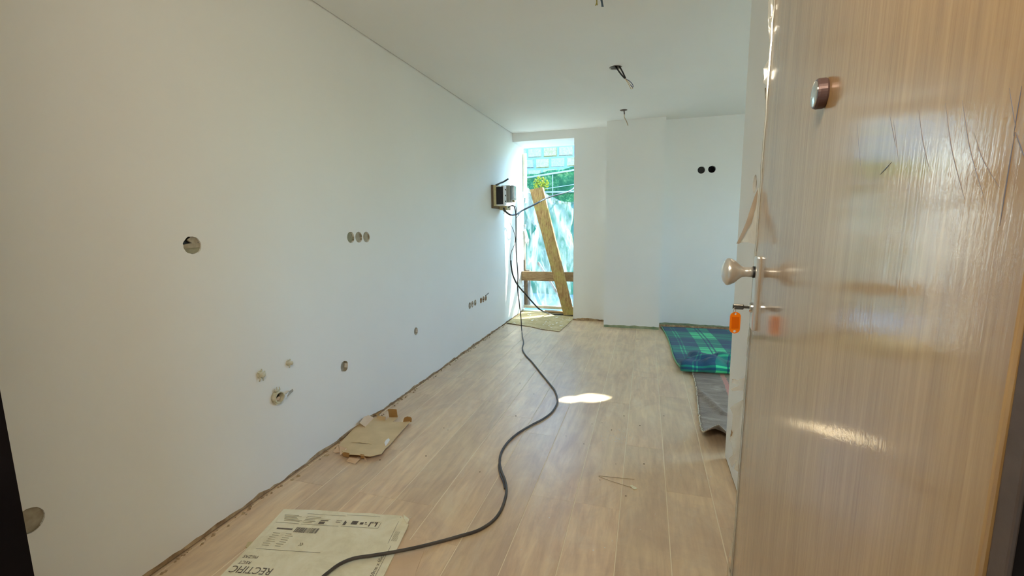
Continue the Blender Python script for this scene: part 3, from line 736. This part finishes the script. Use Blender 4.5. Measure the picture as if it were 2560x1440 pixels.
# ceiling wires
t = thing('ceiling_wires', (p2.x, p2.y, H), 'two black conduits with bare wires hanging from the middle ceiling hole', 'wires')
g = G().lathe((p2.x, p2.y, H-.003), (0, 0, 1), [(0, .044), (.004, .047), (.004, .032)], 20); g.f = g.f[:-2]; g.make('hole_rim', BROWNFR, t)
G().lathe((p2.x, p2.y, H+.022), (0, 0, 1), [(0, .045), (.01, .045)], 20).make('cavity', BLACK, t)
Yc = p2.y-.02
e1 = hit(1562, 196, 1, Yc-.03)
G().tube(spline([(p2.x-.005, p2.y, H+.02), hit(1545, 175, 1, Yc), hit(1553, 186, 1, Yc), e1], 6), .0055, 8).make('conduit', BLACK, t)
G().tube(spline([(p2.x+.02, p2.y+.01, H+.02), hit(1551, 170, 1, Yc), hit(1558, 183, 1, Yc), e1+Vector((.004, 0, .002))], 6), .0055, 8).make('conduit', BLACK, t)
G().tube(spline([e1, hit(1570, 208, 1, Yc-.03), hit(1578, 223, 1, Yc-.04)], 5), .0022, 5).make('wire', CARD, t)
G().tube(spline([e1, hit(1572, 206, 1, Yc-.03), hit(1582, 222, 1, Yc-.04)], 5), .0022, 5).make('wire', CARDP, t)
G().tube(spline([e1, hit(1574, 203, 1, Yc-.03), hit(1582, 212, 1, Yc-.04), hit(1582, 218, 1, Yc-.04), hit(1576, 212, 1, Yc-.04)], 5), .0022, 5).make('wire', mottled('navy_insulation', (.03, .05, .12), (.05, .07, .15), 9, .5, bump=0), t)
t = thing('ceiling_wires', (p3.x, p3.y, H), 'thin wire hanging from a small round plate, ceiling outlet nearest the back wall', 'wires')
G().lathe((p3.x, p3.y, H-.004), (0, 0, 1), [(0, .018), (.001, .036), (.0035, .038)], 20).make('round_plate', BROWNFR, t)
G().tube([(p3.x+.004, p3.y, H-.002), hit(1561, 286, 1, p3.y)], .006, 8).make('conduit', BROWNFR, t)
G().tube(spline([hit(1561, 286, 1, p3.y), hit(1561, 293, 1, p3.y), hit(1566, 303, 1, p3.y), hit(1570, 314, 1, p3.y)], 6), .0035, 6).make('wire', RAW, t)
t = thing('ceiling_wires', (p1.x, p1.y, H), 'yellow and blue wire ends cut off at the top edge of the picture', 'wires')
yw = mottled('yellow_insulation', lin((150, 140, 60)), lin((176, 164, 84)), 9, .5, bump=0); bw = mottled('blue_insulation', lin((64, 84, 100)), lin((84, 104, 118)), 9, .5, bump=0)
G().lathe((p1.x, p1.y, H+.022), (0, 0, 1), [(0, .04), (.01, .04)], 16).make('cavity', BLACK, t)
Y1 = p1.y
for (pts, mm) in (([(1492, -6), (1492, 6), (1489, 14)], yw), ([(1492, -6), (1492, 6), (1493, 13)], yw), ([(1501, -6), (1504, 8), (1505, 17)], bw), ([(1504, -6), (1506, 8), (1508, 17)], bw)):
    q = [hit(a, b, 1, Y1) for a, b in pts]
    G().tube(spline([(p1.x, p1.y, H+.02), Vector((q[0].x*.7+p1.x*.3, Y1, H-.01))]+q, 5), .0030, 6).make('wire', mm, t)

# ------------------------------------------------------------------ entrance door
# the leaf stands open a little past a right angle; built as u along the leaf, n out of its face, z up
HINGE = Vector((.177, .276, 0)); AL = math.radians(4.2); LEAF = .840
DE = Vector((math.sin(AL), math.cos(AL), 0)); DN_ = Vector((-math.cos(AL), math.sin(AL), 0)); LEAN = .0085
def dw(u, n, z): return HINGE+DE*u+DN_*(n-(z-1.25)*LEAN)+Vector((0, 0, z))
def on_door(px, py):
    d = RT*((px-1280)/F_PX)+DN*((py-720)/F_PX)+FWD
    Nn = DN_+Vector((0, 0, LEAN)); p0 = HINGE+Vector((0, 0, 1.25))
    P = EYE+d*((p0-EYE).dot(Nn)/d.dot(Nn)); q = P-HINGE; return Vector((q.dot(DE), 0, P.z))
def leaf(g):
    g.v = [dw(v.x, v.y, v.z) for v in g.v]; return g
door = leaf(G().bbox((0, -.045, .008), (LEAF, 0, 2.10), .002)).make('door_1', DOORM, origin=HINGE)
struct(door); door['label'] = 'wood-grain entrance door under shiny protective film, opened inward'
t = struct(G().box((-.72, .03, 0), (-.662, .278, 2.14)).box((.1795, .03, 0), (.30, .2615, 2.14)).box((-.662, .03, 2.12), (.1835, .262, 2.16)).make('trim_8', NEARBLK))
G().bbox((.1778, .262, 0), (.30, .2752, 2.14), .0015).make('frame_strip', BROWNFR, t)
kp = on_door(1897, 682); hu = kp.x; hz = hit(1860, 680, 1, dw(kp.x, 0, 1.1).y).z
pt, pb_ = hit(1906, 641, 1, dw(hu, 0, 1.1).y).z, hit(1892, 824, 1, dw(hu, 0, 1.0).y).z
def part(g, name, mat, parent, **k): return leaf(g).make(name, mat, parent, **k)
pl = part(G().bbox((hu-.019, -.001, pb_), (hu+.019, .008, pt), .0035), 'handle_plate', NICKEL, door, smooth=False)
part(G().lathe((hu, .008, hz), (0, 1, 0), [(0, .011), (.016, .0105), (.024, .0115), (.030, .016), (.038, .024), (.046, .0285), (.051, .0300), (.055, .0290), (.061, .022), (.065, .010), (.066, .001)], 40), 'door_knob', NICKEL, pl, smooth=True)
part(G().lathe((hu, .008, hz), (0, 1, 0), [(-.001, .0125), (.004, .0125)], 24), 'knob_collar', BLACK, pl)
kz = hit(1862, 768, 1, dw(hu, 0, 1.0).y).z
part(G().lathe((hu, .006, kz), (0, 1, 0), [(0, .0115), (.006, .0115), (.008, .0095)], 24), 'lock_cylinder', CHROME, pl)
ky = thing('key', dw(hu, .02, kz), 'small metal key sticking out of the door lock', 'key')
part(G().bbox((hu-.001, .012, kz-.003), (hu+.001, .028, kz+.003), .0005), 'key_shaft', DARKST, ky)
part(G().bbox((hu-.0028, .024, kz-.0058), (hu+.0028, .046, kz+.0058), .002), 'key_head', DARKST, ky)
rc = dw(hu, .042, kz-.010)
tg = thing('key_tag', rc+Vector((0, 0, -.05)), 'orange plastic key tag hanging from the door key', 'key tag')
G().tube([rc+Vector((.0035*math.cos(a), .007*math.cos(a+.5), .0085*math.sin(a))) for a in [2*math.pi*i/20 for i in range(21)]], .0008, 6, caps=False).make('split_ring', CHROME, tg, smooth=True)
tz = hit(1838, 807, 1, rc.y).z; tx = hit(1838, 807, 1, rc.y).x; tc = Vector((tx, rc.y, tz))
def tagloop(w_, h_, n=10):
    o = []
    for k in range(n+1): a = math.pi*k/n; o.append((w_*math.cos(a), h_+w_*math.sin(a)*.9))
    for k in range(n+1): a = math.pi+math.pi*k/n; o.append((w_*math.cos(a), -h_+w_*math.sin(a)*.9))
    return o
g = plate(tagloop(.0112, .0142), [circ(0, .0204, .0028, n=12), circ(0, -.0194, .0032, n=12)], lambda u, v: (tc.x+u*.97, tc.y+u*.22, tc.z+v), (-.0006, .0026, 0))
g.make('tag_body', ORANGE, tg)
g = plate([(-.0078, -.0125), (.0078, -.0125), (.0078, .0135), (-.0078, .0135)], [], lambda u, v: (tc.x+u*.97+.00015, tc.y+u*.22-.0008, tc.z+v), (0, .0006, 0)); g.make('label_window', mottled('orange_window', lin((200, 92, 8)), lin((212, 100, 12)), 9, .2, bump=0), tg)
vp = on_door(2064, 233)
pp = thing('peephole', dw(vp.x, 0, vp.z), 'round brown door viewer with glass face on the wood-grain door', 'door viewer')
part(G().lathe((vp.x, 0, vp.z), (0, 1, 0), [(-.002, .0160), (.002, .0180), (.009, .0180), (.0115, .0168)], 36), 'ring', mottled('brown_ring', lin((86, 66, 66)), lin((100, 80, 78)), 9, .35, .4, bump=0), pp, smooth=False)
part(G().lathe((vp.x, 0, vp.z), (0, 1, 0), [(.0110, .0158), (.0126, .0150), (.0130, .012), (.0138, .008), (.0140, .001)], 36), 'glass_face', CHROME, pp, smooth=True)

# torn protective film along the free edge
def dfold(seed):
    def f(u, v): return .006*noise.noise(Vector((u*60, v*22, seed)))+.008*noise.noise(Vector((u*20, v*9, seed+3)))
    return f
Yf = dw(LEAF, 0, 1).y+.006
edge_px = lambda y: 1945-115*(y/1440)**.9
sheet([(1921, -10), (1930, -10), (1946, -10), (1942, 60), (1939, 100), (1932, 104), (1925, 100), (1921, 60)], Yf, DOORFILM, 'torn_film', door, .004, dfold(1), .008)
sheet([(1926, 142), (1934, 120), (1938, 135), (1936, 170), (1930, 205), (1920, 214), (1908, 205), (1912, 195), (1910, 170)], Yf, DOORFILM, 'torn_film', door, .004, dfold(2), .008)
sheet([(1911, 222), (1925, 212), (1932, 225), (1928, 255), (1920, 275), (1915, 262), (1912, 240)], Yf, DOORFILM, 'torn_film', door, .004, dfold(3), .008)
sheet([(1917, 380), (1916, 455), (1912, 520), (1911, 600), (1911, 640), (1898, 628), (1889, 612), (1878, 608), (1862, 605), (1843, 609), (1856, 582), (1870, 548), (1880, 520), (1889, 490), (1898, 470), (1906, 455), (1908, 420)], Yf, DOORFILM, 'torn_film', door, .006, dfold(4), .009)
sheet([(1841, 609), (1854, 582), (1866, 550), (1876, 520), (1886, 492), (1896, 470), (1893, 500), (1886, 528), (1878, 556), (1866, 575), (1856, 595), (1848, 610)], Yf-.004, film('folded_film', lin((170, 152, 132)), .8, .3, .3, .3), 'folded_strip', door, .006, dfold(5), .008)
sheet([(1888, 820), (1899, 820), (1890, 880), (1880, 940), (1876, 1000), (1870, 1030), (1862, 1004), (1857, 975), (1833, 980), (1829, 975), (1848, 962), (1830, 958), (1831, 948), (1845, 949), (1860, 943), (1870, 915), (1866, 890), (1868, 850), (1876, 815)], Yf, DOORFILM, 'torn_film', door, .006, dfold(6), .009)
sheet([(1868, 1000), (1866, 1060), (1862, 1120), (1859, 1170), (1852, 1178), (1846, 1180), (1835, 1172), (1841, 1150), (1830, 1168), (1824, 1155), (1822, 1145), (1832, 1135), (1829, 1110), (1824, 1100), (1830, 1060), (1832, 1035), (1825, 1020), (1840, 1008), (1858, 998)], Yf, DOORFILM, 'torn_film', door, .006, dfold(7), .009)
sheet([(1838, 1290), (1842, 1330), (1840, 1450), (1815, 1460), (1820, 1400), (1832, 1350)], Yf, DOORFILM, 'torn_film', door, .006, dfold(8), .012)
# crinkled edge tape running down the door edge
pts = []
for i in range(60):
    z = 2.08-1.9*i/59; pts.append(dw(LEAF+.001+.002*noise.noise(Vector((z*30, 4, 0))), .0015+.0018*noise.noise(Vector((z*25, 0, 0))), z))
G().tube(pts, .0022, 6).make('film_edge', DOORFILM, door)
# thin grey lines for scratches and creases in the film
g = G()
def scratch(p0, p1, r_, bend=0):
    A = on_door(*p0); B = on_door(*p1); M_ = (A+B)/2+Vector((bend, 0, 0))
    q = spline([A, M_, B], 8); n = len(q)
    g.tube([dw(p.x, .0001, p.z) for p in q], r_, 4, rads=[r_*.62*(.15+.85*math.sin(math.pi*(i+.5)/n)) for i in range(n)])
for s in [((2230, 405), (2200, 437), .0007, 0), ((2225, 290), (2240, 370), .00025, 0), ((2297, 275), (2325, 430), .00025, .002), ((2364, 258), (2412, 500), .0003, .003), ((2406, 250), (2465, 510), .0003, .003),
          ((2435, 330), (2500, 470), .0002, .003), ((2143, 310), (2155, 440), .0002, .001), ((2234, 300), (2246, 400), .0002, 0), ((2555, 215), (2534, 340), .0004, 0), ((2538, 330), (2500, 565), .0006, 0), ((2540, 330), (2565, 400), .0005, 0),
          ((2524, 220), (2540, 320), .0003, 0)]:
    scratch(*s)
g.make('film_crease', mottled('crease_line', lin((98, 98, 112)), lin((116, 114, 124)), 9, .4, bump=0), door)['kind'] = 'stuff'

# ------------------------------------------------------------------ plaid blanket and grey moving blanket
def grid_obj(name, nu, nv, fn, mat, parent=None, thick=.004, uvfn=None, smooth=True):
    v = []; uv = []; f = []
    for i in range(nu+1):
        for j in range(nv+1):
            p, t_ = fn(i/nu, j/nv); v.append(p); uv.append(t_)
    for i in range(nu):
        for j in range(nv): f.append((i*(nv+1)+j, (i+1)*(nv+1)+j, (i+1)*(nv+1)+j+1, i*(nv+1)+j+1))
    o = obj(name, v, f, mat, parent, smooth=smooth, uvs=uv)
    md = o.modifiers.new('thickness', 'SOLIDIFY'); md.thickness = thick; md.offset = 1
    return o
YBK, YFR = 5.50, 3.85
def left_x(s):   # left border of the plaid along its depth (s = 0 back .. 1 front)
    return .205+.02*math.sin(s*5)+.12*s**1.3
def plaid_fn(u, s):
    L = s*2.05; flat = YBK-YFR
    xx = left_x(min(1, L/flat))+u*1.45
    if L < flat:
        yy = YBK-L; z = .010+.004*noise.noise(Vector((xx*5, yy*5, 0)))
        near = max(0, (L-flat+.35)/.35)
        z += near**2*.034*(1+1.2*noise.noise(Vector((xx*7, 2, 0))))
        yy += .03*near*noise.noise(Vector((xx*4, 1, 0)))
    else:
        q = (L-flat)/(2.05-flat); r_ = .034*(1+.7*noise.noise(Vector((xx*6, 3, 0))))
        yf0 = YFR+.03*noise.noise(Vector((xx*4, 1, 0)))
        if q < .35:
            a = q/.35*math.pi; yy = yf0-r_*math.sin(a)*1.4; z = .014+r_*(1-math.cos(a))
        else:
            t_ = (q-.35)/.65; yy = yf0+.30*t_+.16*noise.noise(Vector((xx*3.2, 8, 0)))*t_+.03*math.sin(xx*9+t_*5)*t_
            z = .014+2*r_+.085*abs(noise.noise(Vector((xx*5+t_*2, t_*3, 5))))*(1-.2*t_)-.012*t_
            xx += .10*t_*(1-u)
        z = max(z, .012)
    return Vector((xx, yy, z+.006)), (u*1.45+.02, L)
bl = thing('plaid_blanket', (.9, 4.7, 0), 'green and navy plaid blanket on the floor with a bunched front edge', 'blanket')
grid_obj('blanket_cloth', 90, 90, plaid_fn, PLAID, bl)
pts = [plaid_fn(0, i/60)[0]+Vector((-.002, 0, .001)) for i in range(49)]
G().tube(pts, .006, 6).make('binding', BINDG, bl, smooth=True)
GX = [(3.99, .385), (3.877, .402), (3.6, .40), (3.411, .392), (3.15, .372), (2.9, .358), (2.63, .345), (2.40, .34)]
def gx(y):
    for (a, xa_), (b, xb_) in zip(GX, GX[1:]):
        if y >= b: return xb_+(xa_-xb_)*(y-b)/(a-b) if y < a else xa_
    return GX[-1][1]
def grey_fn(u, s):
    y = 3.93-s*1.40; x_ = gx(y)+.008*noise.noise(Vector((y*30, 0, 0)))+u*1.25+.0
    z = .004+.003*(1+noise.noise(Vector((x_*5, y*6, 9))))
    e = max(0, (s-.77)/.23)
    z += .13*e**1.7*max(0, 1-abs(u-.055)/.12)
    cr = math.exp(-((x_-.42-(3.35-y)*.28)/.02)**2)*(1 if 3.0 < y < 3.42 else 0); z += .018*cr
    y2 = y+.03*e*e*max(0, 1-u/.15)
    if y2 < YCOL+.03 and x_ > XD-.015: y2 = YCOL+.03
    return Vector((x_, y2, z)), (u*1.25, s)
gb = thing('moving_blanket', (.9, 3.3, 0), 'grey felt blanket with a pink stripe and frayed edge beside the right wall', 'blanket')
grid_obj('blanket_cloth', 70, 100, grey_fn, FELT, gb)
pts = [grey_fn(0, i/90)[0]+Vector((-.002, 0, .004+.002*noise.noise(Vector((i*.9, 0, 0))))) for i in range(91)]
G().tube(pts, .006, 5, rads=[.004+.0035*abs(noise.noise(Vector((i*1.3, 0, 2)))) for i in range(91)]).make('frayed_edge', FRAY, gb)
g = G()
for i in range(34):
    a, b = grey_fn(i/120, 1)[0], grey_fn((i+.55)/120, .99)[0]
    g.tube([a+Vector((0, 0, .006)), b+Vector((0, 0, .006))], .0022, 4)
st = g.make('hem_stitching', FRAY, gb); st['kind'] = 'stuff'

# ------------------------------------------------------------------ flattened small carton by the left wall
def cc(X, Y, z=.012): return hit(780+X/6.544, 980+Y/6.544, 2, z)
fc = thing('flattened_carton', (-1.5, 2.1, 0), 'flattened brown cardboard box with upturned flaps beside the left wall', 'carton')
main = [(690, 610), (785, 545), (880, 588), (1020, 432), (1100, 450), (1190, 480), (1262, 418), (1402, 418), (1322, 492), (1490, 495), (1605, 497), (1400, 720), (1290, 850), (1200, 940), (1140, 1035), (1060, 1060), (950, 1095), (800, 1085), (740, 1082), (610, 1072), (500, 1010), (440, 870), (480, 822)]
m2 = [cc(*p) for p in main]; m2 = [(p.x, p.y) for p in m2]
slit = [cc(*p) for p in [(620, 850), (790, 858), (990, 884), (860, 884), (760, 872)]]; slit = [(p.x, p.y) for p in slit]
xs_ = [p[0] for p in m2]; ys_ = [p[1] for p in m2]; ex = []
for i in range(18):
    for j in range(26):
        p = (min(xs_)+(i+.5)/18*(max(xs_)-min(xs_)), min(ys_)+(j+.5)/26*(max(ys_)-min(ys_)))
        if inside(p, m2) and not inside(p, slit): ex.append(p)
def cz(u, v): return .012+.012*(noise.noise(Vector((u*5, v*3, 0)))+.3)+.010*max(0, 2.05-v)*3
plate(m2, [slit], lambda u, v: (u, v, cz(u, v)), (0, 0, .003), ex).make('panel', CARD, fc)
def flap(name, pts, mat, thick=(0, 0, .003)): G().prism(pts, thick).make(name, mat, fc)
def up(base0, base1, tops, mat, name='flap'):
    A = cc(*base0); B = cc(*base1); P = [A, B]
    for (X, Y, w_) in tops:
        yb = A.y*(1-w_)+B.y*w_; P.append(hit(780+X/6.544, 980+Y/6.544, 1, yb+.0))
    G().prism(P, (.0, .003, 0)).make(name, mat, fc)
flap('flap', [cc(780, 512, .05), cc(885, 365, .05), cc(1022, 432, .016), cc(884, 586, .018)], CARDP)
up((1040, 440), (1190, 480), [(1205, 412, 1), (1200, 405, 1), (1075, 388, .1)], CARD)
up((1265, 415), (1400, 415), [(1380, 285, 1), (1310, 278, .5), (1240, 280, 0)], CARDD)
up((1490, 495), (1625, 490), [(1630, 440, 1), (1615, 415, .9), (1560, 400, .5), (1510, 420, .2), (1496, 455, .05)], CARDD)
up((505, 1050), (606, 1072), [(606, 1003, 1), (530, 985, .2), (495, 1002, 0)], CARDD)
up((800, 1082), (856, 1088), [(848, 1028, 1), (790, 1018, 0)], CARDD)
flap('flap', [cc(612, 1078, .022), cc(780, 1100, .022), cc(705, 1180, .004), cc(560, 1138, .004)], CARDP)
flap('flap', [cc(850, 1045, .022), cc(908, 1142, .004), cc(858, 1112, .004)], CARDP)
flap('flap', [cc(445, 880, .03), cc(560, 925, .03), cc(600, 965, .012), cc(500, 1012, .012), cc(460, 1040, .006)], CARDP)
flap('flap', [cc(345, 980, .004), cc(430, 885, .03), cc(450, 990, .012), cc(380, 1000, .004)], CARDP)
# loose scrap at the wall
sc_ = thing('cardboard_scrap', cc(1080, 360, 0), 'thin brown cardboard sliver between the carton and the wall', 'scrap')
G().prism([cc(1060, 400, .01), cc(1040, 370, .02), cc(1120, 310, .02), cc(1135, 325, .008)], (0, 0, .003)).make('scrap_body', CARDD, sc_)
stk = [cc(*p, .0) for p in [(1198, 880), (1218, 838), (1262, 800), (1288, 828), (1250, 890), (1218, 935)]]
plate([(p.x-.004, p.y) for p in stk], [], lambda u, v: (u, v, cz(u, v)+.0042), (0, 0, .001)).make('white_sticker', WHITE, fc)

# ------------------------------------------------------------------ large printed tile carton lying flat
O2 = Vector((-1.51, 1.438)); U2 = Vector((.541, .104)).normalized(); V2 = Vector((U2.y, -U2.x))
def cu(u, v, z=.0): 
    p = O2+U2*u+V2*v; return Vector((p.x, p.y, z))
def cart_z(u, v):
    return .010+.003*noise.noise(Vector((u*5, v*5, 3)))+.012*max(0, 1-math.hypot(u-.56, v-.03)/.08)
big = thing('tile_carton', cu(.3, .3), 'large dusty white carton sheet with upside-down print lying in the foreground', 'carton')
oc = [(0, 0)]+[(.08*i, -.004+.003*math.sin(i*2)) for i in range(1, 6)]+[(.45, .0), (.486, -.002), (.52, .006), (.545, .012), (.56, .030), (.575, .046), (.592, .058), (.592, .2), (.592, .62), (.0, .62), (.004, .3)]
exc = [(u/22*.59, v/22*.62) for u in range(1, 22) for v in range(1, 22) if inside((u/22*.59, v/22*.62), oc)]
plate(oc, [], lambda u, v: cu(u, v, cart_z(u, v)), (0, 0, -.006), exc).make('carton_sheet', CARTON, big)
def pk(u, v, lift=.0008): return cu(u, v, cart_z(u, v)+lift)
ink = G(); inkp = G()
def quad(G_, u0, v0, u1, v1, u2=None, v2=None, w_=None):
    n = max(1, int(abs(u1-u0)/.03)); 
    for i in range(n):
        a, b = u0+(u1-u0)*i/n, u0+(u1-u0)*(i+1)/n
        G_.add([pk(a, v0), pk(b, v0), pk(b, v1), pk(a, v1)], [(0, 1, 2, 3)])
def text(txt, u, v, size, ang, target, shear=0, flipw=1.0):
    cv = bpy.data.curves.new('t', 'FONT'); cv.body = txt; cv.size = 1; cv.resolution_u = 3; cv.fill_mode = 'FRONT' if False else 'BOTH'
    to = bpy.data.objects.new('t', cv); C.objects.link(to)
    dg = bpy.context.evaluated_depsgraph_get(); me = bpy.data.meshes.new_from_object(to.evaluated_get(dg))
    ca, sa = math.cos(ang), math.sin(ang); vs = []
    for p in me.vertices:
        a, b = p.co.x*size*flipw, -p.co.y*size       # b grows downward in (u, v)
        vs.append(pk(u+a*ca-b*sa, v+a*sa+b*ca, .001))
    target.add(vs, [tuple(q.vertices) for q in me.polygons])
    bpy.data.objects.remove(to); bpy.data.curves.remove(cv); bpy.data.meshes.remove(me)
PI = math.pi
text('RECTIFIC', .178, .331, .046, PI, ink, flipw=.86)
text('RECT', .072, .306, .020, PI, ink)
text('PIEZAS', .080, .277, .020, PI, ink)
text('RECTIFICADO 60cm x 60cm', .556, .475, .021, -PI/2, ink)
text('PORCELANICO 12 x 34', .576, .40, .013, -PI/2, inkp) if False else None
for (a, b, c, d) in [(.021, .088, .125, .0895), (.135, .088, .30, .0895), (.31, .088, .470, .0895), (.04, .240, .305, .2415), (.470, .052, .4715, .0895), (.125, .022, .30, .0232), (.30, .014, .45, .0152), (.562, .18, .5635, .47), (.545, .02, .5462, .17)]:
    quad(ink, a, b, c, d)
# barcode
u = .130
while u < .228:
    w_ = random.choice([.0012, .002, .003, .004]); quad(ink, u, .109, min(u+w_, .23), .139); u += w_+random.choice([.0012, .0018, .0026])
# small print lines
for r_ in range(6): quad(inkp, .030+.004*r_, .038+r_*.007, .030+.004*r_+random.uniform(.05, .085), .0405+r_*.007)
for r_ in range(5): quad(inkp, .135, .040+r_*.009, .135+random.uniform(.04, .07), .0425+r_*.009)
quad(ink, .05, .120, .118, .128)
for r_ in range(7): 
    a = .045+random.uniform(0, .01); quad(inkp, a, .150+r_*.0115, a+random.uniform(.025, .04), .1525+r_*.0115); quad(inkp, a+.055, .150+r_*.0115, a+.055+random.uniform(.02, .045), .1525+r_*.0115)
for r_ in range(6): quad(inkp, .553+r_*.004, .10, .5545+r_*.004, .155)
# pictograms
for (a, b, c, d) in [(.205, .056, .240, .062), (.205, .066, .230, .080), (.275, .054, .30, .057), (.275, .062, .296, .066), (.312, .054, .318, .080), (.318, .060, .324, .080), (.345, .052, .372, .074), (.383, .058, .398, .072), (.403, .055, .410, .062), (.405, .066, .416, .070), (.424, .054, .430, .082), (.430, .054, .440, .060), (.452, .052, .458, .080), (.444, .054, .452, .060)]:
    quad(ink, a, b, c, d)
quad(inkp, .425, .050, .465, .0515); quad(inkp, .19, .050, .245, .0512); quad(inkp, .19, .082, .245, .0832)
for a in (.195, .203): 
    ink_ = inkp; ink_.add([pk(a, .195), pk(a+.004, .195), pk(a+.010, .204), pk(a+.006, .204)], [(0, 1, 2, 3)]); ink_.add([pk(a+.006, .204), pk(a+.010, .204), pk(a+.004, .213), pk(a, .213)], [(0, 1, 2, 3)])
ink.make('printing', INK, big)['kind'] = 'stuff'
inkp.make('faint_printing', INKP, big)['kind'] = 'stuff'
# flipped corner fold
G().prism([cu(.555, .015, .026), cu(.588, .035, .020), cu(.586, .060, .016), cu(.568, .045, .030)], (0, 0, .002)).make('torn_corner', CARTON, big)
# brown cardboard piece under it
ub = [hit(*p, 2, 0) for p in [(1000, 1340), (1012, 1350), (1040, 1352), (1065, 1362), (1058, 1385), (1048, 1410), (1040, 1430), (1034, 1470), (960, 1500), (930, 1400)]]
uo = plate([(p.x, p.y) for p in ub], [], lambda a, b: (a, b, .0006), (0, 0, .002)).make('brown_card_piece', CARDP)
tag(uo, 'torn pinkish brown card piece sticking out right of the printed carton', 'card')
ul = [hit(*p, 2, 0) for p in [(640, 1355), (620, 1357), (614, 1368), (622, 1376), (660, 1376)]]
tag(plate([(p.x, p.y) for p in ul], [], lambda a, b: (a, b, .0006), (0, 0, .003)).make('card_tab', PLY), 'pale rounded card tab poking out left of the printed carton', 'card')

# ------------------------------------------------------------------ small debris on the floor
g = G()
spots = [(1560, 1010), (1302, 900), (1335, 985), (1290, 1040), (1300, 958), (1560, 1040), (1575, 1090), (1610, 1160), (1500, 1200), (1460, 1110), (1415, 1090), (1600, 1064), (1660, 1040), (1540, 1160), (1565, 1240), (1480, 1060), (1529, 1075), (1505, 1057), (1110, 1070), (1120, 1075), (1065, 1140), (1200, 1180), (950, 1150)]
for (a, b) in spots:
    p = hit(a, b, 2, 0); s = random.uniform(.003, .006)
    g.add([p+Vector((s*random.uniform(.5, 1.2), 0, 0)), p+Vector((0, s, 0)), p+Vector((-s, 0, 0)), p+Vector((0, -s, 0)), p+Vector((0, 0, s*.7))], [(0, 1, 4), (1, 2, 4), (2, 3, 4), (3, 0, 4)])
tag(g.make('dirt_crumbs', POSTW), 'dark crumbs of dirt scattered on the plank floor', 'debris', kind='stuff')
g = G()
for i in range(70):
    a = random.gauss(1545, 22); b = random.gauss(1092, 9)
    if i > 50: a, b = random.uniform(1000, 1800), random.uniform(900, 1400)
    p = hit(a, b, 2, 0.0005); s = random.uniform(.0015, .004)
    g.add([p+Vector((s, 0, 0)), p+Vector((0, s, 0)), p+Vector((-s, 0, 0)), p+Vector((0, -s, 0)), p+Vector((0, 0, s*.6))], [(0, 1, 4), (1, 2, 4), (2, 3, 4), (3, 0, 4)])
tag(g.make('plaster_flakes', WHITE), 'white plaster flakes in the middle of the plank floor', 'debris', kind='stuff')
t = thing('string_scrap', hit(1540, 1205, 2, 0), 'thin brown string with a small paper tab on the floor', 'string')
G().tube(spline([hit(1586, 1198, 2, .002), hit(1540, 1194, 2, .002), hit(1497, 1190, 2, .003), hit(1520, 1200, 2, .002), hit(1560, 1213, 2, .002), hit(1580, 1219, 2, .002)], 6), .0011, 5).make('string', RAW, t)
G().prism([hit(1574, 1214, 2, .004), hit(1580, 1213, 2, .004), hit(1594, 1221, 2, .003), hit(1588, 1224, 2, .003), hit(1582, 1222, 2, .003)], (0, 0, .001)).make('paper_tab', CARTON, t)
# rubble crumbs along the foot of the left wall
g = G()
for i in range(240):
    y = random.uniform(.8, 5.9); s = random.uniform(.003, .011); p = Vector((XL+random.random()**2*.035, y, 0))
    g.add([p+Vector((s, 0, 0)), p+Vector((0, s*1.3, 0)), p+Vector((-s*.5, 0, 0)), p+Vector((0, -s, 0)), p+Vector((0, 0, s*.9))], [(0, 1, 4), (1, 2, 4), (2, 3, 4), (3, 0, 4)])
tag(g.make('plaster_rubble', RAW), 'brown plaster rubble along the foot of the left wall', 'debris', kind='stuff')
